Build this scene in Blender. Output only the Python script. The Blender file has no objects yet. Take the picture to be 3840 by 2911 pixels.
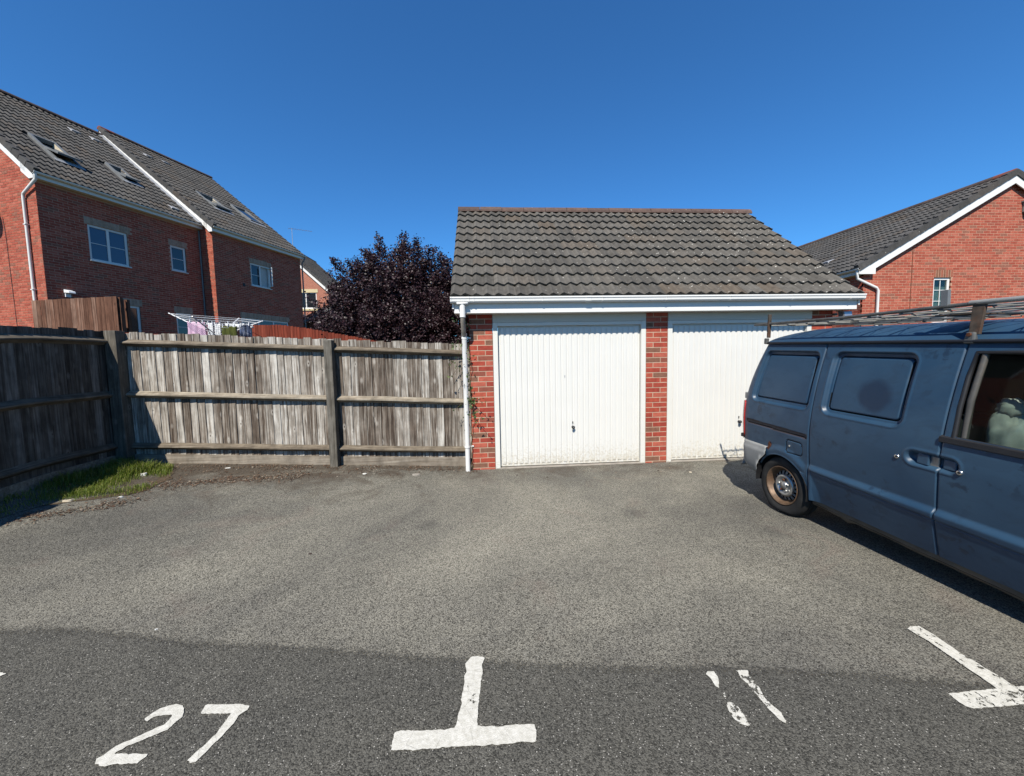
import bpy, bmesh, math, random
from mathutils import Vector, Matrix, noise as mnoise
rnd = random.Random(7)
S = bpy.context.scene
COL = S.collection
R = math.radians

# ------------------------------------------------------------------ camera
CAM_LOC = Vector((0.19338, -5.58932, 1.62358))
CR = Vector((0.99707397, -0.07389807, -0.01955924))
CU = Vector((0.02506074, 0.07426921, 0.99692329))
CF = Vector((0.07221806, 0.99449644, -0.07590384))
cam = bpy.data.cameras.new('camera')
cam.sensor_width = 36.0
cam.lens = 36.0 * 1441.09 / 3840.0
cam.clip_start = 0.05
cam.clip_end = 2000
camo = bpy.data.objects.new('camera', cam)
camo.matrix_world = Matrix(((CR.x, CU.x, -CF.x, CAM_LOC.x), (CR.y, CU.y, -CF.y, CAM_LOC.y),
                            (CR.z, CU.z, -CF.z, CAM_LOC.z), (0, 0, 0, 1)))
COL.objects.link(camo)
S.camera = camo

# ------------------------------------------------------------------ sky, sun, exposure
LIGHT = Vector((0.38, 1.0, -1.2)).normalized()        # the way the sunlight travels
ELEV = math.asin(-LIGHT.z)
w = bpy.data.worlds.new('World')
S.world = w
w.use_nodes = True
wn = w.node_tree
wn.nodes.clear()
wo = wn.nodes.new('ShaderNodeOutputWorld')
wb = wn.nodes.new('ShaderNodeBackground')
ws = wn.nodes.new('ShaderNodeTexSky')
ws.sky_type = 'NISHITA'
ws.sun_disc = False
ws.sun_elevation = ELEV
ws.sun_rotation = math.atan2(-LIGHT.x, -LIGHT.y)
ws.altitude = 60
ws.air_density = 1.0
ws.dust_density = 0.1
ws.ozone_density = 3.6
wb.inputs['Strength'].default_value = 0.062
wt = wn.nodes.new('ShaderNodeMix')            # the clear, deep blue of this day, the same all over the sky
wt.data_type = 'RGBA'
wt.blend_type = 'MULTIPLY'
wt.inputs[0].default_value = 1.0
wt.inputs[7].default_value = (0.43, 1.01, 1.49, 1)
wn.links.new(ws.outputs[0], wt.inputs[6])
wn.links.new(wt.outputs[2], wb.inputs[0])
wn.links.new(wb.outputs[0], wo.inputs[0])
sun = bpy.data.lights.new('sun', 'SUN')
sun.energy = 5.0
sun.angle = R(0.53)
sun.color = (1.0, 0.94, 0.84)
suno = bpy.data.objects.new('sun', sun)
suno.rotation_euler = LIGHT.to_track_quat('-Z', 'Y').to_euler()
suno.location = (-10, -20, 30)
COL.objects.link(suno)
S.view_settings.view_transform = 'Standard'
S.view_settings.look = 'None'
S.view_settings.gamma = 1.0
S.view_settings.use_curve_mapping = False
S.view_settings.exposure = 0.8


# ------------------------------------------------------------------ helpers: materials
class Mt:
    def __init__(s, name, rough=0.8, spec=0.3, metal=0.0):
        s.m = bpy.data.materials.new(name)
        s.m.use_nodes = True
        s.nt = s.m.node_tree
        s.b = s.nt.nodes['Principled BSDF']
        s.out = s.nt.nodes['Material Output']
        s.set(s.b, 'Roughness', rough)
        s.set(s.b, 'Specular IOR Level', spec)
        s.set(s.b, 'Metallic', metal)

    def set(s, node, key, val):
        sk = node.inputs[key]
        if hasattr(val, 'is_linked') or isinstance(val, bpy.types.NodeSocket):
            s.nt.links.new(val, sk)
        elif isinstance(val, (tuple, list)) and sk.type == 'RGBA' and len(val) == 3:
            sk.default_value = (*val, 1)
        else:
            sk.default_value = val

    def n(s, typ, ins=None, **props):
        nd = s.nt.nodes.new(typ)
        for k, v in props.items():
            setattr(nd, k, v)
        for k, v in (ins or {}).items():
            s.set(nd, k, v)
        return nd

    def vec(s, scale=(1, 1, 1), rand=True, world=False):
        if world:
            src = s.n('ShaderNodeNewGeometry').outputs['Position']
        else:
            src = s.n('ShaderNodeTexCoord').outputs['Object']
        if rand:
            oi = s.n('ShaderNodeObjectInfo').outputs['Random']
            mm = s.n('ShaderNodeMath', {0: oi, 1: 73.0}, operation='MULTIPLY')
            src = s.n('ShaderNodeVectorMath', {0: src, 1: mm.outputs[0]}, operation='ADD').outputs[0]
        return s.n('ShaderNodeVectorMath', {0: src, 1: scale}, operation='MULTIPLY').outputs[0]

    def noise(s, vec, scale=1.0, detail=3.0, rough=0.55, dist=0.0):
        return s.n('ShaderNodeTexNoise', {'Vector': vec, 'Scale': scale, 'Detail': detail, 'Roughness': rough, 'Distortion': dist}).outputs[0]

    def ramp(s, fac, stops, interp='LINEAR'):
        nd = s.n('ShaderNodeValToRGB', {0: fac})
        cr = nd.color_ramp
        cr.interpolation = interp
        while len(cr.elements) < len(stops):
            cr.elements.new(0.5)
        for e, (p, c) in zip(cr.elements, stops):
            e.position = p
            e.color = (*c, 1) if isinstance(c, (tuple, list)) else (c, c, c, 1)
        return nd.outputs[0]

    def mix(s, fac, a, b, blend='MIX'):
        nd = s.n('ShaderNodeMix', data_type='RGBA', blend_type=blend)
        s.set(nd, 0, fac)
        s.set(nd, 6, a)
        s.set(nd, 7, b)
        return nd.outputs[2]

    def math(s, op, a, b=0.0, clamp=False):
        return s.n('ShaderNodeMath', {0: a, 1: b}, operation=op, use_clamp=clamp).outputs[0]

    def random(s):
        oi = s.n('ShaderNodeObjectInfo').outputs['Random']
        ii = s.n('ShaderNodeNewGeometry').outputs['Random Per Island']
        return s.math('FRACT', s.math('ADD', s.math('MULTIPLY', oi, 7.31), s.math('MULTIPLY', ii, 1.0)))

    k = 0.72          # measured tones are for exposure 0.3; this keeps them at the exposure used

    def col(s, c):
        if isinstance(c, (tuple, list)):
            c = tuple(x * s.k for x in c)
        else:
            c = s.mix(1.0, c, (s.k, s.k, s.k), 'MULTIPLY')
        s.set(s.b, 'Base Color', c)
        return s

    def bump(s, h, strength=0.3, dist=0.01):
        nd = s.n('ShaderNodeBump', {'Height': h, 'Strength': strength, 'Distance': dist})
        s.set(s.b, 'Normal', nd.outputs[0])
        return s


MAT = {}


def simple(name, c, rough=0.6, spec=0.3, metal=0.0, var=0.12, scale=6.0, dirt=None):
    m = Mt(name, rough, spec, metal)
    v = m.vec()
    f = m.noise(v, scale, 4)
    lo = tuple(x * (1 - var) for x in c)
    hi = tuple(min(1, x * (1 + var)) for x in c)
    base = m.ramp(f, [(0.3, lo), (0.7, hi)])
    if dirt:
        g = m.noise(v, scale * 0.45, 6, 0.65)
        base = m.mix(m.ramp(g, [(0.52, 0.0), (0.72, 0.55)]), base, dirt)
    m.col(base)
    m.bump(m.noise(v, scale * 8, 3), 0.08, 0.004)
    MAT[name] = m.m
    return m


# --- tarmac
def asphalt(name, dark, light, patch_d, patch_l, speck, stain=False):
    m = Mt(name, 0.92, 0.25)
    v = m.vec(rand=False)
    fine = m.noise(v, 240, 2, 0.65)
    vor = m.n('ShaderNodeTexVoronoi', {'Vector': v, 'Scale': 170.0})
    sc = m.n('ShaderNodeSeparateColor', {0: vor.outputs['Color']}).outputs[0]
    stones = m.ramp(m.math('ADD', m.math('MULTIPLY', fine, 0.55), m.math('MULTIPLY', sc, 0.45)), [(0.25, dark), (0.5, tuple((a + b) / 2 for a, b in zip(dark, light))), (0.78, light)])
    big = m.noise(v, 0.36, 6, 0.62, 0.8)
    mid = m.noise(v, 3.3, 4, 0.6)
    tone = m.mix(0.3, m.ramp(big, [(0.34, patch_d), (0.66, patch_l)]), m.ramp(mid, [(0.3, 0.78), (0.7, 1.18)]), 'MULTIPLY')
    c = m.mix(1.0, stones, tone, 'MULTIPLY')
    sp = m.n('ShaderNodeTexVoronoi', {'Vector': v, 'Scale': 85.0})
    spd = m.ramp(sp.outputs['Distance'], [(0.15, 1.0), (0.25, 0.0)])
    spc = m.n('ShaderNodeSeparateColor', {0: sp.outputs['Color']}).outputs[1]
    spm = m.math('MULTIPLY', spd, m.ramp(spc, [(1 - speck, 0.0), (1 - speck + 0.02, 1.0)]))
    c = m.mix(spm, c, (0.50, 0.48, 0.43))
    if stain:                    # soil and leaf mould trodden into the tarmac along the fence
        sx = m.n('ShaderNodeSeparateXYZ', {0: v})
        gy = m.n('ShaderNodeMapRange', {0: sx.outputs[1], 1: -1.5, 2: 0.1, 3: 0.0, 4: 0.42}).outputs[0]
        gx = m.n('ShaderNodeMapRange', {0: sx.outputs[0], 1: -4.2, 2: 0.2, 3: 1.0, 4: 0.35}).outputs[0]
        sf = m.math('ADD', m.math('MULTIPLY', gy, gx), m.math('MULTIPLY', m.noise(v, 2.2, 6, 0.7, 0.6), 0.75))
        c = m.mix(m.ramp(sf, [(0.47, 0.0), (0.66, 0.85)]), c, m.ramp(m.noise(v, 70, 3), [(0.3, (0.030, 0.020, 0.013)), (0.7, (0.11, 0.085, 0.06))]))
    if stain:                    # oil drips, tyre dust and a faint rusty wash
        ov = m.n('ShaderNodeTexVoronoi', {'Vector': v, 'Scale': 1.1})
        od = m.math('ADD', ov.outputs['Distance'], m.math('MULTIPLY', m.noise(v, 6, 5, 0.7), 0.35))
        op = m.math('GREATER_THAN', m.n('ShaderNodeSeparateColor', {0: ov.outputs['Color']}).outputs[2], 0.55)
        c = m.mix(m.math('MULTIPLY', m.ramp(od, [(0.20, 0.5), (0.36, 0.0)]), op), c, (0.045, 0.044, 0.042))
        c = m.mix(m.ramp(m.noise(v, 1.4, 5, 0.65, 1.0), [(0.58, 0.0), (0.74, 0.22)]), c, (0.22, 0.15, 0.12))
    m.col(c)
    m.bump(m.math('ADD', fine, m.math('MULTIPLY', vor.outputs['Distance'], -0.8)), 0.75, 0.006)
    if not stain:                # ragged feathered edge where the newer surfacing runs out
        at = m.n('ShaderNodeAttribute', attribute_name='edge').outputs['Fac']
        al = m.ramp(m.math('ADD', at, m.math('MULTIPLY', m.math('SUBTRACT', m.noise(v, 55, 4, 0.7), 0.5), 0.9)), [(0.32, 0.0), (0.55, 1.0)])
        tr = m.n('ShaderNodeBsdfTransparent')
        mx = m.n('ShaderNodeMixShader', {0: al, 1: tr.outputs[0], 2: m.b.outputs[0]})
        m.nt.links.new(mx.outputs[0], m.out.inputs[0])
    MAT[name] = m.m
    return m


asphalt('tarmac_worn', (0.024, 0.023, 0.019), (0.375, 0.360, 0.312), (0.56, 0.56, 0.56), (1.30, 1.27, 1.18), 0.07, True)
asphalt('tarmac_dark', (0.026, 0.025, 0.022), (0.182, 0.176, 0.158), (0.82, 0.82, 0.79), (1.14, 1.12, 1.04), 0.22)


def paint_mark(name, wear):
    m = Mt(name, 0.7, 0.3)
    v = m.vec(rand=False)
    n1 = m.noise(v, 34, 6, 0.7)
    n2 = m.noise(v, 4.2, 3, 0.5)
    f = m.math('ADD', m.math('MULTIPLY', n1, 0.62), m.math('MULTIPLY', n2, 0.38))
    keep = m.ramp(f, [(wear, 0.0), (wear + 0.02, 1.0)])
    crack = m.n('ShaderNodeTexVoronoi', {'Vector': m.n('ShaderNodeVectorMath', {0: v, 1: (9, 16, 9)}, operation='MULTIPLY').outputs[0], 'Scale': 0.8}, feature='DISTANCE_TO_EDGE').outputs['Distance']
    ck = m.ramp(crack, [(0.003, 0.72), (0.010, 1.0)])
    c = m.mix(1.0, m.ramp(m.noise(v, 60, 4), [(0.3, (0.50, 0.485, 0.42)), (0.7, (0.68, 0.665, 0.60))]), ck, 'MULTIPLY')
    thin = m.ramp(m.noise(v, 130, 4, 0.75), [(0.56, 0.0), (0.70, 0.65)])
    c = m.mix(m.math('MULTIPLY', thin, m.ramp(m.noise(v, 9, 4), [(0.42, 0.15), (0.62, 1.0)])), c, (0.16, 0.155, 0.145))
    m.col(c)
    m.bump(m.noise(v, 200, 2), 0.5, 0.004)
    tr = m.n('ShaderNodeBsdfTransparent')
    mx = m.n('ShaderNodeMixShader', {0: keep, 1: tr.outputs[0], 2: m.b.outputs[0]})
    m.nt.links.new(mx.outputs[0], m.out.inputs[0])
    MAT[name] = m.m


paint_mark('road_paint', 0.365)
paint_mark('road_paint_worn', 0.43)
paint_mark('road_paint_very_worn', 0.462)


def brick_mat(name, stops, dirt=0.2):
    m = Mt(name, 0.88, 0.2)
    r_ = m.random()
    c = m.ramp(r_, stops, 'CONSTANT')
    v = m.vec()
    vw = m.vec(rand=False, world=True)
    n1 = m.noise(vw, 14, 5, 0.65)
    c = m.mix(1.0, c, m.ramp(n1, [(0.25, 0.72), (0.75, 1.25)]), 'MULTIPLY')
    n2 = m.noise(vw, 60, 3, 0.6)
    c = m.mix(m.ramp(n2, [(0.62, 0.0), (0.78, dirt)]), c, (0.12, 0.07, 0.05))
    m.col(c)
    m.bump(m.noise(vw, 90, 4, 0.6), 0.5, 0.004)
    MAT[name] = m.m


brick_mat('brick_red', [(0.0, (0.36, 0.068, 0.040)), (0.2, (0.40, 0.085, 0.052)), (0.4, (0.31, 0.052, 0.034)), (0.55, (0.42, 0.105, 0.068)), (0.7, (0.34, 0.06, 0.038)), (0.8, (0.21, 0.10, 0.065)), (0.93, (0.25, 0.075, 0.05))])
brick_mat('brick_house', [(0.0, (0.37, 0.088, 0.054)), (0.2, (0.42, 0.110, 0.069)), (0.4, (0.33, 0.072, 0.045)), (0.55, (0.43, 0.125, 0.082)), (0.7, (0.36, 0.083, 0.052)), (0.85, (0.28, 0.108, 0.072)), (0.94, (0.30, 0.085, 0.056))])
brick_mat('soldier_buff', [(0.0, (0.40, 0.29, 0.21)), (0.35, (0.45, 0.33, 0.245)), (0.7, (0.36, 0.255, 0.18))])
brick_mat('soldier_brown', [(0.0, (0.28, 0.12, 0.07)), (0.35, (0.22, 0.10, 0.06)), (0.7, (0.31, 0.10, 0.06))])
simple('mortar', (0.47, 0.35, 0.255), 0.95, 0.1, var=0.16, scale=9, dirt=(0.33, 0.22, 0.15))
simple('mortar_house', (0.48, 0.29, 0.20), 0.95, 0.1, var=0.16, scale=9)


def tile_mat(name, c, lichen, x0, x1, lo):
    m = Mt(name, 0.9, 0.2)
    r_ = m.random()
    v = m.vec(rand=False, world=True)
    base = m.ramp(r_, [(0.0, tuple(x * 0.8 for x in c)), (0.35, c), (0.7, tuple(x * 1.22 for x in c)), (1.0, (c[0] * 1.12, c[1] * 0.98, c[2] * 0.86))])
    n1 = m.noise(v, 11, 5, 0.65)
    base = m.mix(1.0, base, m.ramp(n1, [(0.28, 0.72), (0.72, 1.28)]), 'MULTIPLY')
    vo = m.n('ShaderNodeTexVoronoi', {'Vector': v, 'Scale': 13.0, 'Randomness': 1.0})
    wob = m.math('ADD', vo.outputs['Distance'], m.math('MULTIPLY', m.noise(v, 70, 3), 0.22))
    sp = m.ramp(wob, [(0.22, 1.0), (0.30, 0.0)])
    px = m.n('ShaderNodeSeparateXYZ', {0: m.n('ShaderNodeNewGeometry').outputs['Position']}).outputs[0]
    g = m.n('ShaderNodeMapRange', {0: px, 1: x0, 2: x1, 3: lo, 4: lichen}).outputs[0]
    pk = m.math('GREATER_THAN', g, m.n('ShaderNodeSeparateColor', {0: vo.outputs['Color']}).outputs[0])
    clump = m.ramp(m.noise(v, 1.8, 3), [(0.42, 0.25), (0.6, 1.0)])
    f = m.math('MULTIPLY', m.math('MULTIPLY', sp, pk), clump)
    base = m.mix(f, base, (0.50, 0.49, 0.44))
    moss = m.ramp(m.noise(v, 9, 6, 0.75), [(0.66, 0.0), (0.75, 0.75)])
    base = m.mix(moss, base, (0.03, 0.03, 0.02))
    m.col(base)
    m.bump(m.noise(v, 80, 4, 0.6), 0.6, 0.005)
    MAT[name] = m.m


tile_mat('tile_garage', (0.100, 0.093, 0.082), 0.95, 0.4, 4.0, 0.05)
tile_mat('tile_house', (0.068, 0.066, 0.064), 0.05, -20, 20, 0.05)
tile_mat('ridge_brown', (0.098, 0.066, 0.056), 0.4, -1, 6.5, 0.1)
tile_mat('ridge_dark', (0.085, 0.062, 0.055), 0.05, -20, 20, 0.05)
tile_mat('ridge_red', (0.22, 0.075, 0.055), 0.05, -20, 20, 0.05)
simple('moss', (0.022, 0.02, 0.012), 1.0, 0.05, var=0.4, scale=40)


def white_dirty(name, c, z0, z1, dirt):
    m = Mt(name, 0.42, 0.4)
    m.k = 0.80
    v = m.vec(rand=False, world=True)
    base = m.ramp(m.noise(v, 2.2, 4), [(0.3, tuple(x * 0.96 for x in c)), (0.7, c)])
    pz = m.n('ShaderNodeSeparateXYZ', {0: m.n('ShaderNodeNewGeometry').outputs['Position']}).outputs[2]
    g = m.n('ShaderNodeMapRange', {0: pz, 1: z0, 2: z1, 3: 0.38, 4: 0.0}).outputs[0]
    f = m.ramp(m.math('ADD', m.noise(v, 38, 6, 0.7), g), [(0.72, 0.0), (0.92, 0.6)])
    base = m.mix(f, base, dirt)
    st = m.noise(m.vec((26, 26, 1.2), rand=False, world=True), 1.0, 3)
    base = m.mix(m.ramp(st, [(0.62, 0.0), (0.8, 0.13)]), base, (0.5, 0.47, 0.38))
    m.col(base)
    m.bump(m.noise(v, 160, 2), 0.05, 0.002)
    MAT[name] = m.m


white_dirty('door_white', (0.655, 0.648, 0.61), 0.0, 0.60, (0.42, 0.36, 0.25))
white_dirty('frame_white', (0.65, 0.64, 0.59), -0.1, 0.35, (0.40, 0.36, 0.28))
white_dirty('upvc_white', (0.72, 0.715, 0.685), -3, -2, (0.45, 0.42, 0.36))
white_dirty('lintel_board', (0.52, 0.50, 0.44), -3, -2, (0.3, 0.26, 0.18))
simple('pipe_grubby', (0.33, 0.29, 0.24), 0.6, 0.3, var=0.2, scale=12)
simple('lead_grey', (0.30, 0.31, 0.33), 0.55, 0.4, var=0.2, scale=5)
simple('frame_grey', (0.16, 0.17, 0.175), 0.5, 0.4, var=0.15)
simple('black_plastic', (0.018, 0.018, 0.02), 0.55, 0.35, var=0.2)
simple('dark_void', (0.012, 0.012, 0.013), 0.9, 0.1)
simple('cream_stone', (0.62, 0.53, 0.32), 0.85, 0.2, var=0.08)
simple('curtain', (0.62, 0.63, 0.60), 0.9, 0.1, var=0.1, scale=14)
simple('timber_pale', (0.55, 0.48, 0.36), 0.7, 0.3)
simple('aluminium', (0.55, 0.56, 0.58), 0.35, 0.5, 0.8, var=0.08)
simple('lamp_white', (0.78, 0.79, 0.8), 0.4, 0.4, var=0.03)


def glass_mat(name, tint, trans, rough=0.03):
    m = Mt(name, rough, 0.8)
    m.col(tint)
    if trans > 0:
        tr = m.n('ShaderNodeBsdfTransparent', {0: (0.62, 0.70, 0.66, 1)})
        fr = m.n('ShaderNodeFresnel', {0: 1.5}).outputs[0]
        gl = m.n('ShaderNodeBsdfGlossy', {'Color': (0.9, 0.95, 1.0, 1), 'Roughness': rough})
        mx = m.n('ShaderNodeMixShader', {0: m.math('ADD', m.math('MULTIPLY', fr, 0.22), 0.003), 1: tr.outputs[0], 2: gl.outputs[0]})
        mx2 = m.n('ShaderNodeMixShader', {0: trans, 1: m.b.outputs[0], 2: mx.outputs[0]})
        m.nt.links.new(mx2.outputs[0], m.out.inputs[0])
    MAT[name] = m.m


glass_mat('pane_dark', (0.018, 0.024, 0.03), 0.0, 0.04)
glass_mat('pane_blue', (0.03, 0.06, 0.12), 0.0, 0.05)
glass_mat('car_glass', (0.02, 0.03, 0.028), 0.93, 0.03)


# --- timber
def wood(name, stops, knot=(0.05, 0.032, 0.022), bright=1.0, knots=True, axis='Z'):
    m = Mt(name, 0.9, 0.15)
    sc = {'Z': (42, 42, 1.6), 'X': (1.6, 42, 42), 'Y': (42, 1.6, 42)}[axis]
    v = m.vec(sc)
    f1 = m.noise(v, 1.0, 5, 0.65, 0.6)
    oi = m.n('ShaderNodeObjectInfo').outputs['Random']
    f = m.math('ADD', f1, m.math('MULTIPLY', m.math('SUBTRACT', oi, 0.5), 0.26))
    c = m.ramp(f, stops)
    v2 = m.vec((5, 5, 3.2))
    blot = m.noise(v2, 1.6, 4, 0.6)
    c = m.mix(1.0, c, m.ramp(blot, [(0.3, 0.64), (0.7, 1.22)]), 'MULTIPLY')
    if knots:
        vk = m.n('ShaderNodeTexVoronoi', {'Vector': m.vec((9.0, 9.0, 4.6)), 'Scale': 1.0})
        d = m.math('ADD', vk.outputs['Distance'], m.math('MULTIPLY', m.noise(v, 0.6, 2), 0.06))
        kf = m.ramp(d, [(0.06, 1.0), (0.10, 0.0)])
        ring = m.ramp(d, [(0.06, 0.0), (0.15, 0.28), (0.30, 0.0)])
        pick = m.math('GREATER_THAN', m.n('ShaderNodeSeparateColor', {0: vk.outputs['Color']}).outputs[0], 0.45)
        c = m.mix(m.math('MULTIPLY', ring, pick), c, tuple(min(1, x * 1.5) for x in stops[-1][1]))
        c = m.mix(m.math('MULTIPLY', kf, pick), c, knot)
    m.col(c)
    m.bump(f1, 0.6, 0.006)
    MAT[name] = m.m


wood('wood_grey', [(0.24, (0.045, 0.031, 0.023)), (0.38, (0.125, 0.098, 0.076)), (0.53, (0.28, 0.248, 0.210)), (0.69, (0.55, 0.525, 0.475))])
wood('wood_grey_shaded', [(0.22, (0.030, 0.024, 0.019)), (0.40, (0.075, 0.064, 0.053)), (0.56, (0.13, 0.116, 0.10)), (0.74, (0.22, 0.205, 0.185))])  # same grey boards, with the side fence's shade put into a darker colour
wood('wood_rail', [(0.25, (0.08, 0.062, 0.045)), (0.5, (0.21, 0.175, 0.13)), (0.8, (0.42, 0.375, 0.30))], knots=False, axis='X')
wood('wood_rail_shaded', [(0.25, (0.05, 0.038, 0.027)), (0.5, (0.11, 0.09, 0.066)), (0.8, (0.20, 0.175, 0.14))], knots=False, axis='Y')  # rail timber along Y, darkened to carry the shade on the side fence
wood('wood_post', [(0.22, (0.045, 0.038, 0.03)), (0.5, (0.12, 0.108, 0.088)), (0.8, (0.25, 0.235, 0.205))])
wood('wood_kick', [(0.25, (0.10, 0.08, 0.06)), (0.5, (0.21, 0.175, 0.135)), (0.8, (0.34, 0.30, 0.245))], knots=False, axis='X')
wood('wood_brown', [(0.22, (0.075, 0.032, 0.02)), (0.5, (0.17, 0.085, 0.055)), (0.8, (0.34, 0.22, 0.165))], knots=False)
wood('wood_red', [(0.22, (0.10, 0.020, 0.011)), (0.5, (0.19, 0.038, 0.020)), (0.8, (0.27, 0.072, 0.042))], knots=False)


# --- van
def van_paint():
    m = Mt('van_paint', 0.42, 0.45)
    v = m.vec(rand=False, world=True)
    n1 = m.noise(v, 1.3, 5, 0.6, 0.5)
    n2 = m.noise(m.vec((1.5, 5, 9), rand=False, world=True), 1.2, 5, 0.65, 0.8)
    c = m.ramp(n1, [(0.3, (0.013, 0.043, 0.088)), (0.7, (0.030, 0.072, 0.122))])
    c = m.mix(m.ramp(n2, [(0.5, 0.0), (0.72, 0.55)]), c, (0.014, 0.036, 0.068))
    # finger marks and rubbed patches in the chalky paint
    n3 = m.noise(v, 11, 4, 0.6, 0.3)
    area = m.ramp(m.noise(v, 1.9, 2), [(0.52, 0.0), (0.62, 1.0)])
    c = m.mix(m.math('MULTIPLY', m.ramp(n3, [(0.57, 0.0), (0.62, 0.75)]), area), c, (0.010, 0.024, 0.048))
    ob = m.n('ShaderNodeVectorMath', {0: m.n('ShaderNodeNewGeometry').outputs['Position'], 1: (3.26, -2.81, 1.27)}, operation='SUBTRACT').outputs[0]
    ob = m.n('ShaderNodeVectorMath', {0: ob, 1: (1, 6.5, 6.2)}, operation='MULTIPLY').outputs[0]
    ln = m.n('ShaderNodeVectorMath', {0: ob}, operation='LENGTH').outputs['Value']
    rub = m.ramp(m.math('ADD', ln, m.math('MULTIPLY', m.math('SUBTRACT', m.noise(v, 7, 3), 0.5), 0.7)), [(0.62, 1.0), (0.95, 0.0)])
    c = m.mix(m.math('MULTIPLY', rub, 0.92), c, (0.009, 0.024, 0.052))
    m.col(c)
    m.set(m.b, 'Roughness', m.ramp(n2, [(0.35, 0.38), (0.7, 0.56)]))
    m.bump(m.noise(v, 300, 2), 0.04, 0.001)
    MAT['van_paint'] = m.m


van_paint()
simple('bumper_grey', (0.24, 0.245, 0.24), 0.55, 0.35, var=0.1, scale=9)
simple('tyre_rubber', (0.022, 0.022, 0.022), 0.85, 0.2, var=0.35, scale=14)
simple('sill_dark', (0.075, 0.07, 0.062), 0.5, 0.4, var=0.3, scale=7, dirt=(0.18, 0.13, 0.08))
simple('trim_maroon', (0.050, 0.040, 0.048), 0.5, 0.35, var=0.15)
simple('rust', (0.11, 0.042, 0.022), 0.9, 0.15, var=0.45, scale=30)
simple('rim_rust', (0.15, 0.095, 0.058), 0.55, 0.45, 0.35, var=0.4, scale=24, dirt=(0.13, 0.055, 0.025))
simple('hub_steel', (0.42, 0.42, 0.41), 0.38, 0.5, 0.75, var=0.15, scale=20, dirt=(0.14, 0.07, 0.04))
simple('steel_galv', (0.13, 0.13, 0.12), 0.5, 0.45, 0.45, var=0.25, scale=18, dirt=(0.13, 0.09, 0.06))
simple('rack_rusty', (0.075, 0.058, 0.045), 0.8, 0.25, 0.1, var=0.35, scale=26, dirt=(0.16, 0.06, 0.025))
simple('rack_rail_bright', (0.34, 0.335, 0.31), 0.5, 0.45, 0.3, var=0.15, scale=12)
simple('chrome', (0.7, 0.7, 0.7), 0.2, 0.5, 0.95, var=0.05)
simple('lamp_red', (0.38, 0.02, 0.018), 0.22, 0.6, var=0.15)
simple('gutter_black', (0.012, 0.014, 0.02), 0.6, 0.3)
simple('seat_cloth', (0.03, 0.032, 0.035), 0.95, 0.1, var=0.3)
simple('bag_white', (0.36, 0.38, 0.345), 0.75, 0.2, var=0.12, scale=10)
simple('bag_green', (0.05, 0.10, 0.05), 0.7, 0.2, var=0.3, scale=10)


# --- plants, cloth, litter
def leaf_mat(name, stops, trans):
    m = Mt(name, 0.5, 0.35)
    c = m.ramp(m.random(), stops)
    m.col(c)
    tl = m.n('ShaderNodeBsdfTranslucent')
    m.nt.links.new(c, tl.inputs[0])
    mx = m.n('ShaderNodeMixShader', {0: trans, 1: m.b.outputs[0], 2: tl.outputs[0]})
    m.nt.links.new(mx.outputs[0], m.out.inputs[0])
    MAT[name] = m.m


leaf_mat('plum_leaf', [(0.0, (0.018, 0.009, 0.012)), (0.5, (0.032, 0.013, 0.018)), (0.85, (0.054, 0.024, 0.030)), (1.0, (0.075, 0.05, 0.054))], 0.15)
leaf_mat('ivy_leaf', [(0.0, (0.03, 0.06, 0.015)), (0.6, (0.07, 0.12, 0.03)), (1.0, (0.17, 0.21, 0.08))], 0.25)
leaf_mat('grass_blade', [(0.0, (0.08, 0.13, 0.014)), (0.5, (0.16, 0.225, 0.027)), (0.85, (0.24, 0.27, 0.05)), (1.0, (0.40, 0.35, 0.15))], 0.4)
leaf_mat('dead_leaf', [(0.0, (0.06, 0.03, 0.018)), (0.5, (0.11, 0.06, 0.035)), (0.85, (0.20, 0.13, 0.08)), (1.0, (0.45, 0.40, 0.32))], 0.1)
simple('bark_dark', (0.06, 0.045, 0.04), 0.95, 0.1, var=0.3, scale=20)
simple('ivy_stem', (0.11, 0.08, 0.05), 0.95, 0.1, var=0.3, scale=20)
simple('soil', (0.085, 0.065, 0.045), 1.0, 0.05, var=0.4, scale=14, dirt=(0.15, 0.12, 0.085))
simple('lawn', (0.10, 0.095, 0.045), 1.0, 0.05, var=0.3, scale=1.2, dirt=(0.16, 0.13, 0.085))
simple('cloth_pink', (0.62, 0.42, 0.55), 0.95, 0.05, var=0.06, scale=8)
simple('cloth_white', (0.74, 0.75, 0.76), 0.95, 0.05, var=0.05, scale=8)
simple('cloth_olive', (0.075, 0.085, 0.025), 0.95, 0.05, var=0.1, scale=8)
simple('cloth_navy', (0.05, 0.065, 0.11), 0.95, 0.05, var=0.9, scale=7, dirt=(0.6, 0.62, 0.65))
simple('cloth_mauve', (0.22, 0.10, 0.14), 0.95, 0.05, var=0.1, scale=8)
simple('paper', (0.72, 0.71, 0.66), 0.9, 0.1, var=0.06, scale=20)
simple('stone_pale', (0.32, 0.29, 0.25), 0.95, 0.1, var=0.2, scale=14)


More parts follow.
